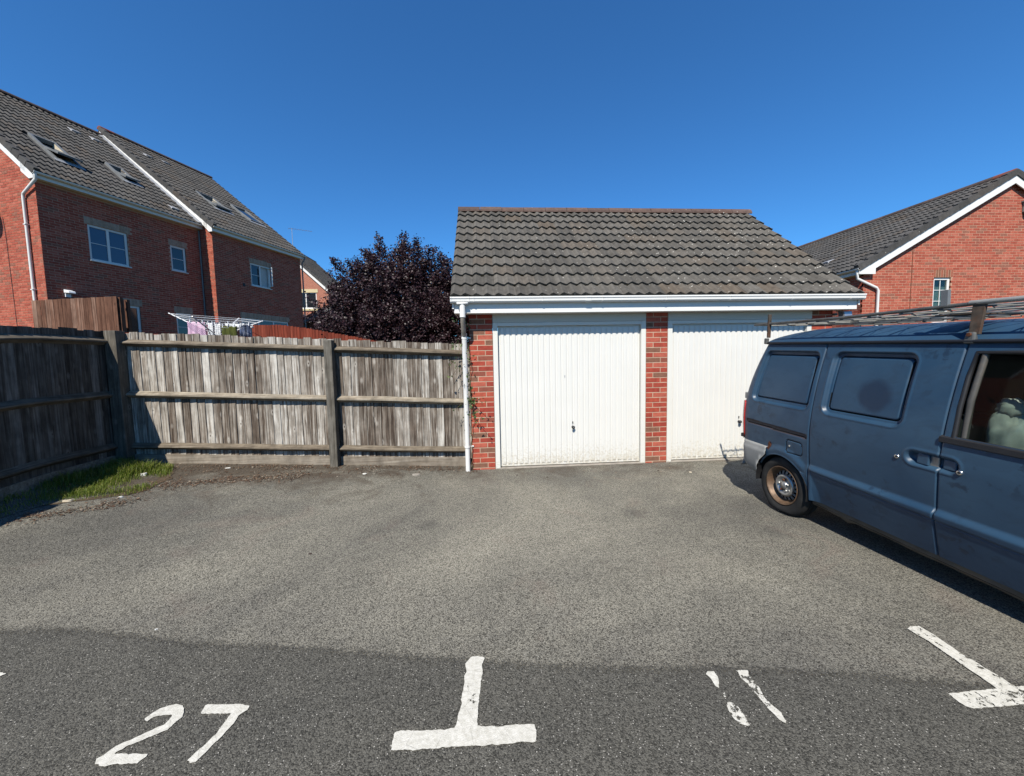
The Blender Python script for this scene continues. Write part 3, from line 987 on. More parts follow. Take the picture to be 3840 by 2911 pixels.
    MB().hexa([(5.61, -0.1545, 2.148), (5.73, -0.1545, 2.148), (5.73, -0.152, 2.148), (5.61, -0.152, 2.148)], [(5.61, -0.1365, 2.232), (5.73, -0.1365, 2.232), (5.73, -0.134, 2.232), (5.61, -0.134, 2.232)]).build('lens', 'aluminium', fl)
    MB().box(5.557, 5.60, -0.04, 0.02, 2.19, 2.22).build('arm', 'frame_grey', fl)


make_garage()


# ================================================================== FENCES
def feather_board(name, mat, h, wd=0.118, t1=0.015):
    """feather-edged board: thin on one side, thick on the other; local X across, Z up, front towards -Y"""
    t0 = 0.004
    vs = []
    for z in (0, h):
        vs += [(0, -t0, z), (wd, -t1, z), (wd, 0.0, z), (0, 0.0, z)]
    fs = [(0, 1, 5, 4), (1, 2, 6, 5), (2, 3, 7, 6), (3, 0, 4, 7), (4, 5, 6, 7), (3, 2, 1, 0)]
    return MB().add(vs, fs).mesh(name, mat)


def make_back_fence():
    f = thing('fence', 'weathered grey closeboard fence beside the garage, sunlit, with three rails', 'fence', (-2.4, 0.2, 0.12))
    f.location = (0, 0, 0)
    yb = 0.235
    bms = [feather_board('board', 'wood_grey', h) for h in (1.735, 1.728, 1.744)]
    x = -4.86
    while x < -0.12:
        z = zg(x, 0.2) + 0.118
        k = rnd.randrange(3)
        ob('board', bms[k], f, (x, yb + rnd.random() * 0.004, z + (rnd.random() - .5) * 0.016), ((rnd.random() - .5) * 0.006, (rnd.random() - .5) * 0.012, (rnd.random() - .5) * 0.05))
        x += 0.1 + rnd.random() * 0.006
    bays = [(-4.83, -2.075), (-1.955, -0.115)]
    for a, b in bays:
        for hz in (1.715, 0.99, 0.25):
            mb = MB()
            n = 40
            vs = []
            for i in range(n + 1):
                xx = a + (b - a) * i / n
                z = zg(xx, 0.2) + hz + mnoise.noise((xx * 1.2, hz * 5, 0)) * 0.008
                w1 = 0.092 + mnoise.noise((xx * 2, hz, 4)) * 0.008
                vs += [(xx, yb - 0.012, z + 0.046), (xx, yb - w1, z + 0.006), (xx, yb - w1, z - 0.010), (xx, yb - 0.012, z - 0.052)]
            fs = []
            for i in range(n):
                for k in range(3):
                    p, q = i * 4 + k, i * 4 + k + 1
                    fs.append((p, q, q + 4, p + 4))
            fs += [(3, 2, 1, 0), (n * 4, n * 4 + 1, n * 4 + 2, n * 4 + 3)]
            mb.add(vs, [tuple(reversed(q)) for q in fs]).build('rail', 'wood_rail', f)
        n = 8
        vs = []
        for i in range(n + 1):
            xx = a + (b - a) * i / n
            g = zg(xx, 0.2)
            vs += [(xx, yb - 0.035, g - 0.05), (xx, yb - 0.035, g + 0.128), (xx, yb - 0.002, g + 0.128), (xx, yb - 0.002, g - 0.05)]
        fs = [(i * 4 + k, i * 4 + (k + 1) % 4, i * 4 + 4 + (k + 1) % 4, i * 4 + 4 + k) for i in range(n) for k in range(4)]
        MB().add(vs, [tuple(reversed(q)) for q in fs]).build('gravel_board', 'wood_kick', f)
    for x0, x1, y0, y1, h in ((-2.072, -1.960, 0.085, 0.205, 1.84), (-4.955, -4.805, 0.075, 0.225, 1.87)):
        g = zg((x0 + x1) / 2, 0.15)
        MB().box(x0, x1, y0, y1, g - 0.1, g + h).build('post', 'wood_post', f, bevel=0.005)


def make_side_fence():
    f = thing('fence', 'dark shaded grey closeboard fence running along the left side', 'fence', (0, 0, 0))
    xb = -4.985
    bms = [feather_board('board', 'wood_grey_shaded', h) for h in (1.74, 1.73, 1.75)]
    y = 0.06
    while y > -3.6:
        z = zg(-4.95, y) + 0.12
        ob('board', bms[rnd.randrange(3)], f, (xb + rnd.random() * 0.004, y, z + (rnd.random() - .5) * 0.02), (0, (rnd.random() - .5) * 0.012, math.pi / 2 + (rnd.random() - .5) * 0.05))
        y -= 0.1 + rnd.random() * 0.006
    for hz in (1.72, 0.99, 0.27):
        n = 14
        vs = []
        for i in range(n + 1):
            yy = -3.6 + 3.68 * i / n
            z = zg(-4.95, yy) + hz + mnoise.noise((yy * 1.2, hz * 5, 7)) * 0.01
            vs += [(xb + 0.015, yy, z + 0.052), (xb + 0.078, yy, z + 0.004), (xb + 0.078, yy, z - 0.012), (xb + 0.015, yy, z - 0.052)]
        fs = [(i * 4 + k, i * 4 + k + 1, i * 4 + 5 + k, i * 4 + 4 + k) for i in range(n) for k in range(3)] + [(3, 2, 1, 0)]
        MB().add(vs, fs).build('rail', 'wood_rail_shaded', f)
    n = 14
    vs = []
    for i in range(n + 1):
        yy = -3.6 + 3.68 * i / n
        g = zg(-4.95, yy)
        vs += [(xb + 0.035, yy, g - 0.05), (xb + 0.035, yy, g + 0.142), (xb + 0.003, yy, g + 0.142), (xb + 0.003, yy, g - 0.05)]
    fs = [(i * 4 + k, i * 4 + (k + 1) % 4, i * 4 + 4 + (k + 1) % 4, i * 4 + 4 + k) for i in range(n) for k in range(4)]
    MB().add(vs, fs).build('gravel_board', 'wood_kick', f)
    for yy in (-2.75,):
        g = zg(-4.95, yy)
        MB().box(-4.95, -4.84, yy - 0.055, yy + 0.055, g - 0.1, g + 1.86).build('post', 'wood_post', f, bevel=0.005)


def panel_fence(label, pts, mat, bottom_h, wd=0.1, post=True, jit=0.012):
    """boards along a line of (x, y, top z); seen from the front (towards the camera)"""
    f = thing('garden_fence', label, 'fence', (0, 0, 0))
    me = feather_board('board', mat, 1.0, wd + 0.012, 0.010)
    for (x0, y0, z0), (x1, y1, z1) in zip(pts, pts[1:]):
        L = math.hypot(x1 - x0, y1 - y0)
        ang = math.atan2(y1 - y0, x1 - x0)
        n = int(L / wd)
        for i in range(n):
            t = (i + 0.0) / n
            x, y, z = x0 + (x1 - x0) * t, y0 + (y1 - y0) * t, z0 + (z1 - z0) * t
            h = z - bottom_h(x, y) + (rnd.random() - .5) * jit
            ob('board', me, f, (x, y, bottom_h(x, y)), (0, (rnd.random() - .5) * 0.01, ang + (rnd.random() - .5) * 0.04), (1, 1, h))
        c, s = math.cos(ang), math.sin(ang)
        for hh in (0.25, 0.95, 1.55):
            za, zb = z0 - 1.8 + hh, z1 - 1.8 + hh
            o0, o1 = 0.006, 0.05
            MB().hexa([(x0 - s * o0, y0 + c * o0, za), (x1 - s * o0, y1 + c * o0, zb), (x1 - s * o1, y1 + c * o1, zb), (x0 - s * o1, y0 + c * o1, za)],
                      [(x0 - s * o0, y0 + c * o0, za + 0.06), (x1 - s * o0, y1 + c * o0, zb + 0.06), (x1 - s * o1, y1 + c * o1, zb + 0.06), (x0 - s * o1, y0 + c * o1, za + 0.06)]).build('rail', mat, f)
    if post:
        for (x, y, z) in pts:
            MB().box(x - 0.05, x + 0.05, y + 0.055, y + 0.155, zg(x, y) - 0.2, z - 0.02).build('post', mat, f)
    return f


make_back_fence()
make_side_fence()
low = lambda x, y: zg(x, y) + 0.02
panel_fence('tall brown stained fence panel standing against the left house', [(-12.30, 6.20, 3.50), (-10.256, 6.384, 3.63), (-10.55, 6.95, 3.65)], 'wood_brown', low)
panel_fence('brown stained garden fence just behind the grey fence', [(-7.30, 2.02, 2.275), (-2.55, 1.68, 2.035), (-1.45, 1.6, 1.94)], 'wood_red', low)
panel_fence('red stained garden fence sloping down towards the plum tree', [(-5.18, 3.92, 2.523), (-4.377, 3.456, 2.482), (-3.624, 2.99, 2.363), (-1.517, 1.62, 1.945)], 'wood_red', low)


# ================================================================== HOUSES
def skin(mb, L, z0, z1, openings, fn, depth=0.12):
    """mortar-coloured outer leaf with real openings: cells between all opening edges"""
    us = sorted({0.0, L, *[max(0, min(L, v)) for o in openings for v in o[:2]]})
    zs = sorted({z0, z1, *[max(z0, min(z1, v)) for o in openings for v in o[2:]]})
    for a, b in zip(us, us[1:]):
        for c, d in zip(zs, zs[1:]):
            um, zm = (a + b) / 2, (c + d) / 2
            if any(o[0] < um < o[1] and o[2] < zm < o[3] for o in openings):
                continue
            p = [fn(a, 0, c), fn(b, 0, c), fn(b, depth, c), fn(a, depth, c)]
            q = [fn(a, 0, d), fn(b, 0, d), fn(b, depth, d), fn(a, depth, d)]
            mb.hexa(p, q)


def wall_fn(org, U):
    nx, ny = U[1], -U[0]
    return lambda u, dep, z: (org[0] + U[0] * u - nx * dep, org[1] + U[1] * u - ny * dep, org[2] + z)


def add_window(parent, org, U, u0, u1, z0, z1, lights=2, bars=True, pane='pane_dark', open_last=False, door=False, curtain=None):
    ang = math.atan2(U[1], U[0])
    W, H = u1 - u0, z1 - z0
    loc = (org[0] + U[0] * u0, org[1] + U[1] * u0, org[2] + z0)
    y0, y1 = 0.035, 0.10
    f = 0.068
    mb = MB()
    mb.box(0.003, f, y0, y1, 0.003, H - 0.003)
    mb.box(W - f, W - 0.003, y0, y1, 0.003, H - 0.003)
    mb.box(f + 0.0005, W - f - 0.0005, y0, y1, H - f, H - 0.003)
    mb.box(f + 0.0005, W - f - 0.0005, y0, y1, 0.003, f + (0.1 if door else 0))
    lw = (W - 2 * f) / lights
    for k in range(1, lights):
        x = f + lw * k
        mb.box(x - 0.035, x + 0.035, y0 + 0.001, y1, f + 0.0005, H - f - 0.0005)
    wo_ = mb.build('door' if door else 'window', 'upvc_white', parent, loc=loc, rot=(0, 0, ang), bevel=0.004)
    for k in range(lights):
        a, b = f + lw * k + (0.035 if k else 0), f + lw * (k + 1) - (0.035 if k < lights - 1 else 0)
        if open_last and k == lights - 1:
            MB().box(a, b, 0.115, 0.125, f, H - f).build('blind', 'curtain', wo_)
            sash = MB()
            sw = (b - a)
            for (p, q, r_, t) in ((0, 0.05, 0, 1), (sw - 0.05, sw, 0, 1)):
                sash.box(p, q, 0, 0.045, f, H - f)
            sash.box(0.0505, sw - 0.0505, 0, 0.045, f, f + 0.05)
            sash.box(0.0505, sw - 0.0505, 0, 0.045, H - f - 0.05, H - f)
            so = sash.build('open_sash', 'upvc_white', wo_, loc=(b - 0.01, y0 - 0.01, 0), rot=(0, 0, R(180 + 62)))
            continue
        MB().box(a, b, 0.062, 0.068, f, H - f).build('pane', pane, wo_)
        if bars:
            MB().box(a, b, 0.050, 0.0615, f + (H - 2 * f) * 0.5 - 0.009, f + (H - 2 * f) * 0.5 + 0.009).build('glazing_bar', 'upvc_white', wo_)
        if curtain:
            MB().box(a + 0.02, b - 0.04, 0.072, 0.078, f, H - f - 0.25).build('curtain', curtain, wo_)
    if not door:
        MB().box(-0.02, W + 0.02, -0.055, 0.034, -0.030, 0.0025).build('sill', 'upvc_white', wo_, bevel=0.004)
    return wo_


def soldier(parent, me, org, U, u0, u1, z0, H=0.215):
    ang = math.atan2(U[1], U[0])
    n = int((u1 - u0) / 0.075)
    st = (u1 - u0) / n
    for i in range(n):
        u = u0 + (i + 0.5) * st
        ob('soldier_brick', me, parent, (org[0] + U[0] * u, org[1] + U[1] * u, org[2] + z0 + H / 2 + 0.005), (0, 0, ang), (1, 1, 1))


def verge(parent, yA, eaves, ridge, gauge, nrow, side, cap_mat='tile_house'):
    """stepped grey verge caps up a gable edge; slope in the X/Z plane at depth yA; side=-1 faces -Y"""
    (ex, ez), (rx, rz) = eaves, ridge
    ang = math.atan2(rz - ez, abs(rx - ex))
    sx = 1 if rx > ex else -1
    L = math.hypot(rx - ex, rz - ez)
    n = int(L / gauge)
    prof = [(0.0, 0.082), (gauge * 1.06, 0.052), (gauge * 1.06, -0.095), (0.0, -0.105)]
    me = MB().prism(prof, lambda p, q, t: (sx * (p * math.cos(ang)) - sx * q * math.sin(ang), t, p * math.sin(ang) + q * math.cos(ang)), -0.045, 0.085)
    if sx < 0:
        me.f = [tuple(reversed(f)) for f in me.f]
    me = me.mesh('verge_cap', cap_mat)
    for i in range(n):
        d = i * gauge
        ob('verge_cap', me, parent, (ex + sx * d * math.cos(ang), yA, ez + d * math.sin(ang)))


def barge(parent, y0, y1, eaves, ridge, depth=0.17):
    (ex, ez), (rx, rz) = eaves, ridge
    MB().prism([(ex, ez - 0.03), (rx, rz - 0.03), (rx, rz - 0.11 - depth * 1.15), (ex, ez - 0.11 - depth * 1.15)], lambda p, q, t: (p, t, q), y0, y1).build('bargeboard', 'upvc_white', parent)


def half_gutter(parent, x, z, y0, y1, sgn=1):
    prof = []
    for k in range(9):
        a = math.pi + math.pi * k / 8
        prof.append((x + 0.056 * math.cos(a), z + 0.056 * math.sin(a)))
    for k in range(8, -1, -1):
        a = math.pi + math.pi * k / 8
        prof.append((x + 0.050 * math.cos(a), z + 0.050 * math.sin(a)))
    o = MB().prism(prof, lambda p, q, t: (p, t, q), y0, y1).build('gutter', 'upvc_white', parent)
    y = y0
    while y <= y1:
        MB().lathe([(0.052, 0), (0.061, 0), (0.061, 0.03), (0.052, 0.03)], lambda r_, t, ax: (x + r_ * math.cos(t), y + ax - (0.03 if y + 0.03 > y1 else 0), z + min(0.004, r_ * math.sin(t))), 16).build('bracket', 'upvc_white', o)
        y += (y1 - y0 - 0.03) / 4
    return o


RIDGE_PROF = [(-0.125, -0.075), (-0.118, -0.035), (-0.085, 0.012), (-0.04, 0.038), (0, 0.045), (0.04, 0.038), (0.085, 0.012), (0.118, -0.035), (0.125, -0.075)]


def ridge_y(parent, x, z, y0, y1, mat='ridge_dark'):
    n = max(1, int(round((y1 - y0) / 0.45)))
    st = (y1 - y0) / n
    me = MB().prism(RIDGE_PROF, lambda p, q, t: (p, t, q), st, 0.004).mesh('ridge_tile', mat)
    end = me.copy()
    end.materials[0] = MAT['ridge_red']
    for i in range(n):
        ob('ridge_tile', end if i == 0 else me, parent, (x, y0 + i * st, z))


def roof_window(parent, T, org, u0, u1, d0, d1, tilt):
    """a centre-pivot roof window in a slope: fixed frame on the slope and a tilted sash; T slope basis"""
    def P(u, d, h):
        return tuple(Vector(org) + T @ Vector((u, d, h)))
    W, H = u1 - u0, d1 - d0
    mb = MB()
    t = 0.07
    for (a, b, c, d) in ((u0, u0 + t, d0, d1), (u1 - t, u1, d0, d1), (u0 + t, u1 - t, d1 - t, d1), (u0 + t, u1 - t, d0, d0 + t)):
        mb.hexa([P(a, c, -0.06), P(b, c, -0.06), P(b, d, -0.06), P(a, d, -0.06)], [P(a, c, 0.075), P(b, c, 0.075), P(b, d, 0.075), P(a, d, 0.075)])
    fr = mb.build('roof_window', 'frame_grey', parent, bevel=0.004)
    mb = MB().hexa([P(u0 + t, d0 + t, -0.30), P(u1 - t, d0 + t, -0.30), P(u1 - t, d1 - t, -0.30), P(u0 + t, d1 - t, -0.30)], [P(u0 + t, d0 + t, -0.28), P(u1 - t, d0 + t, -0.28), P(u1 - t, d1 - t, -0.28), P(u0 + t, d1 - t, -0.28)])
    mb.build('dark_room', 'dark_void', fr)
    lin = MB()
    for (a, b, c, d) in ((u0 + t, u0 + t + 0.01, d0 + t, d1 - t), (u1 - t - 0.01, u1 - t, d0 + t, d1 - t), (u0 + t + .01, u1 - t - .01, d0 + t, d0 + t + 0.01)):
        lin.hexa([P(a, c, -0.27), P(b, c, -0.27), P(b, d, -0.27), P(a, d, -0.27)], [P(a, c, 0.04), P(b, c, 0.04), P(b, d, 0.04), P(a, d, 0.04)])
    lin.build('lining', 'timber_pale', fr)
    # sash, pivoted at mid height: lower edge swings out
    ca, sa = math.cos(tilt), math.sin(tilt)
    dm = (d0 + d1) / 2

    def Q(u, v, h):       # v: along the sash from the pivot, up positive
        return P(u, dm + v * ca + h * sa, 0.05 - v * sa + h * ca)
    a0, a1, v0, v1 = u0 + 0.03, u1 - 0.03, -(H / 2) + 0.02, H / 2 - 0.03
    sb = MB()
    for (a, b, c, d) in ((a0, a0 + 0.06, v0, v1), (a1 - 0.06, a1, v0, v1), (a0 + 0.06, a1 - 0.06, v1 - 0.06, v1), (a0 + 0.06, a1 - 0.06, v0, v0 + 0.06)):
        sb.hexa([Q(a, c, -0.03), Q(b, c, -0.03), Q(b, d, -0.03), Q(a, d, -0.03)], [Q(a, c, 0.03), Q(b, c, 0.03), Q(b, d, 0.03), Q(a, d, 0.03)])
    sb.build('sash', 'timber_pale' if tilt > 0.3 else 'frame_grey', fr, bevel=0.004)
    sb = MB()
    sb.hexa([Q(a0 + .0605, v0 + .0605, -0.006), Q(a1 - .0605, v0 + .0605, -0.006), Q(a1 - .0605, v1 - .0605, -0.006), Q(a0 + .0605, v1 - .0605, -0.006)],
            [Q(a0 + .0605, v0 + .0605, 0.006), Q(a1 - .0605, v0 + .0605, 0.006), Q(a1 - .0605, v1 - .0605, 0.006), Q(a0 + .0605, v1 - .0605, 0.006)])
    sb.build('pane', 'pane_dark', fr)
    mb = MB().hexa([P(u0 - 0.03, d0 - 0.13, 0.045), P(u1 + 0.03, d0 - 0.13, 0.045), P(u1 + 0.03, d0 - 0.003, 0.06), P(u0 - 0.03, d0 - 0.003, 0.06)], [P(u0 - 0.03, d0 - 0.13, 0.055), P(u1 + 0.03, d0 - 0.13, 0.055), P(u1 + 0.03, d0 - 0.003, 0.07), P(u0 - 0.03, d0 - 0.003, 0.07)])
    mb.build('flashing', 'lead_grey', fr)
    return fr


def tile_vent(parent, T, org, u, d):
    def P(a, b, h):
        return tuple(Vector(org) + T @ Vector((a, b, h)))
    MB().hexa([P(u, d, 0.02), P(u + 0.28, d, 0.02), P(u + 0.28, d + 0.26, 0.03), P(u, d + 0.26, 0.03)], [P(u + .02, d, 0.095), P(u + 0.26, d, 0.095), P(u + 0.27, d + 0.26, 0.05), P(u + .01, d + 0.26, 0.05)]).build('roof_vent', 'lead_grey', parent, bevel=0.004)


HB = brick_mesh('brick', 'brick_house')
SB = brick_mesh('soldier_brick', 'soldier_buff', 0.065, 0.215)
SBR = brick_mesh('soldier_brick', 'soldier_brown', 0.065, 0.215)
P0 = Vector((-12.426, 6.735, 0.0))
TH = R(18.5)
BASE = 1.45


def house_frame(s, n):
    e = Vector((math.sin(TH), math.cos(TH), 0))
    nn = Vector((math.cos(TH), -math.sin(TH), 0))
    p = P0 + e * s + nn * n
    return (p.x, p.y, BASE), Matrix.Translation((p.x, p.y, BASE)) @ Matrix.Rotation(-TH, 4, 'Z')


def above(zmin):
    return lambda P: P.z > zmin


def make_house_near():
    loc, M = house_frame(0, 0)
    h = thing('house', 'red brick house at the left edge with open roof windows and a gable end', 'house', loc, -TH)
    zz = lambda z: z - BASE
    WT = zz(6.98)
    Lw = 4.55
    ops = [(1.07, 2.11, zz(4.99), zz(6.11)), (3.42, 3.96, zz(5.18), zz(6.11)), (1.42, 2.29, zz(1.5), zz(3.69)), (3.43, 3.98, zz(2.55), zz(3.62))]
    lin = [(1.0, 2.20, zz(6.11), zz(6.335)), (3.37, 4.02, zz(6.11), zz(6.335)), (1.37, 2.36, zz(3.69), zz(3.915)), (3.38, 4.04, zz(3.62), zz(3.845))]
    fn = wall_fn((0, 0, 0), (0, 1))
    wl = MB()
    skin(wl, Lw, -1.6, WT, ops, fn)
    wl.box(-9.4, -0.121, 0.003, Lw, -1.6, WT)
    eav, rdg = (0.28, zz(7.15)), (-4.75, zz(11.28))
    k = (rdg[1] - eav[1]) / (eav[0] - rdg[0])
    gz = lambda x: eav[1] + (eav[0] - x) * k - 0.10
    wl.prism([(-0.121, -1.6), (-0.0, -1.6), (-0.0, WT), (-0.121, WT)], lambda p, q, t: (p, t, q), 0.0, 0.003)
    wl.prism([(-0.0, WT), (-4.75, gz(-4.75)), (-9.4, WT)], lambda p, q, t: (p, t, q), 0.003, Lw)
    wl.build('wall', 'mortar_house', h)
    items = brick_wall(h, M, lay_bricks(lambda z: 0.0, lambda z: Lw, -1.2, WT, ops + lin, 0.0), (0, 0, 0), (0, 1), HB, 'brick_house', 0)
    half = lambda z: max(-9.4, -9.4) if z < WT else -4.75 - (gz(-4.75) - z) / k
    right = lambda z: 0.0 if z < gz(0) else (-4.75 + (gz(-4.75) - z) / k)
    items += brick_wall(h, M, lay_bricks(lambda z: max(-4.6, half(z)), right, -1.2, gz(-4.75) - 0.2, (), 0.0), (0, 0.0, 0), (1, 0), HB, 'brick_house', 0)
    pieces('brick', items, HB, 'brick_house', h, M, 300, above(2.25))
    for o in lin:
        soldier(h, SB, (0, 0, 0), (0, 1), o[0], o[1], o[2])
    W0 = ((0, 0, 0), (0, 1))
    add_window(h, *W0, *ops[0], 2, True, 'pane_blue')
    add_window(h, *W0, *ops[1], 1, True)
    add_window(h, *W0, *ops[2], 1, False, door=True)
    add_window(h, *W0, *ops[3], 1, True)
    # roof
    ang = math.atan(k)
    org = (eav[0], -0.10, eav[1] - 0.04)
    tm = tile_mesh('tile', 'tile_house', 0.30, 0.342, 0.036)
    holes = [(1.0, 1.75, 1.45, 3.15), (2.93, 3.55, 1.8, 3.15)]
    _, T = roof_slope(h, M, tm, 'tile_house', org, 'Y', ang, 15, 19, 0.31, 0.342, holes=holes)
    L = math.hypot(eav[0] - rdg[0], rdg[1] - eav[1])
    dk = MB()
    for a, b, c, d in ((0, 1.05, 0, L), (1.05, 1.70, 0, 1.55), (1.05, 1.70, 3.05, L), (1.70, 2.98, 0, L), (2.98, 3.50, 0, 1.9), (2.98, 3.50, 3.05, L), (3.50, 4.65, 0, L)):
        P = lambda u, e_, hh: tuple(Vector(org) + T @ Vector((u, e_, hh)))
        dk.add([P(a, c, -0.012), P(b, c, -0.012), P(b, d, -0.012), P(a, d, -0.012)], [(0, 1, 2, 3)])
    dk.add([(-4.75, -0.1, rdg[1] - 0.06), (-4.75, 4.55, rdg[1] - 0.06), (-9.8, 4.55, eav[1]), (-9.8, -0.1, eav[1])], [(0, 1, 2, 3)])
    dk.build('roof_deck', 'tile_house', h)
    roof_window(h, T, org, 1.05, 1.70, 1.55, 3.05, R(15))
    roof_window(h, T, org, 2.98, 3.50, 1.90, 3.05, R(13))
    for u, d in ((3.1, 5.35), (3.72, 5.35), (3.8, 0.62)):
        tile_vent(h, T, org, u, d)
    ridge_y(h, rdg[0], rdg[1] + 0.03, -0.1, 4.52)
    # lead where the roof meets the taller house
    P = lambda u, e_, hh: tuple(Vector(org) + T @ Vector((u, e_, hh)))
    MB().hexa([P(4.40, 0.05, 0.05), P(4.645, 0.05, 0.05), P(4.645, L, 0.05), P(4.40, L, 0.05)], [P(4.40, 0.05, 0.056), P(4.645, 0.05, 0.12), P(4.645, L, 0.12), P(4.40, L, 0.056)]).build('lead_flashing', 'lead_grey', h)
    # eaves
    MB().box(0.16, 0.185, -0.09, 4.54, zz(6.98), zz(7.15)).build('fascia', 'upvc_white', h, bevel=0.003)
    MB().box(0.004, 0.158, -0.09, 4.54, zz(6.985), zz(6.995)).build('soffit', 'upvc_white', h)
    MB().prism([(0.006, zz(6.96)), (0.19, zz(6.96)), (0.19, zz(7.16)), (-0.16, zz(7.44)), (-0.30, zz(7.44)), (-0.30, zz(7.2))], lambda p, q, t: (p, t, q), -0.115, -0.092).build('eaves_box_end', 'upvc_white', h)
    barge(h, -0.115, -0.092, (-0.10, eav[1] + 0.38 * k - 0.03), (rdg[0], rdg[1] - 0.03))
    verge(h, -0.10, (eav[0], eav[1] - 0.01), rdg, 0.342, 19, -1)
    half_gutter(h, 0.245, zz(7.13), -0.14, 4.50)
    dp = MB().path([(0.245, -0.09, zz(7.08)), (0.24, -0.09, zz(6.93)), (-0.40, -0.06, zz(6.62)), (-0.44, -0.055, zz(6.55)), (-0.44, -0.055, -1.0)], 0.036, 12).build('downpipe', 'upvc_white', h, smooth=True)
    for z in (5.75, 3.9):
        MB().box(-0.49, -0.39, -0.10, -0.006, zz(z), zz(z) + 0.025).build('pipe_clip', 'upvc_white', dp)
    MB().path([(0.03, 4.50, zz(6.95)), (0.03, 4.50, -1.2)], 0.028, 10).build('waste_pipe', 'frame_grey', h, smooth=True)
    # satellite dish on the gable
    ds = MB()
    c0 = Vector((-1.86, -0.34, zz(6.34)))
    ax = Vector((-0.35, -0.8, 0.45)).normalized()
    e1 = ax.orthogonal().normalized()
    e2 = ax.cross(e1)
    ds.lathe([(0.0, 0.0), (0.1, 0.01), (0.2, 0.04), (0.29, 0.085), (0.29, 0.095), (0.2, 0.05), (0.1, 0.018), (0.0, 0.008)], lambda r_, t, a: tuple(c0 + e1 * r_ * math.cos(t) + e2 * r_ * math.sin(t) + ax * a), 28)
    dso = ds.build('satellite_dish', 'lead_grey', h, smooth=True)
    MB().path([tuple(c0), (-1.80, -0.12, zz(6.2)), (-1.80, -0.004, zz(6.2))], 0.02, 8).build('bracket', 'frame_grey', dso)
    MB().path([tuple(c0 - Vector((0, 0, .2))), tuple(c0 + ax * 0.36 - Vector((0, 0, 0.12))), tuple(c0 + ax * 0.38 - Vector((0, 0, 0.02)))], 0.013, 8).build('arm', 'frame_grey', dso)
    MB().path([(-1.55, -0.012, zz(6.1)), (-1.50, -0.012, zz(5.6)), (-1.42, -0.012, -1.2)], 0.006, 6).build('cable', 'black_plastic', h)
    # white lamp on the shaded wall
    lm = MB().hexa([(0.012, 0.36, zz(3.86)), (0.24, 0.36, zz(3.84)), (0.24, 0.52, zz(3.84)), (0.012, 0.52, zz(3.86))], [(0.012, 0.36, zz(3.96)), (0.22, 0.36, zz(3.90)), (0.22, 0.52, zz(3.90)), (0.012, 0.52, zz(3.96))]).build('wall_lamp', 'lamp_white', h, bevel=0.008)
    MB().box(0.006, 0.05, 0.38, 0.50, zz(3.74), zz(3.855)).build('bracket', 'lamp_white', lm)


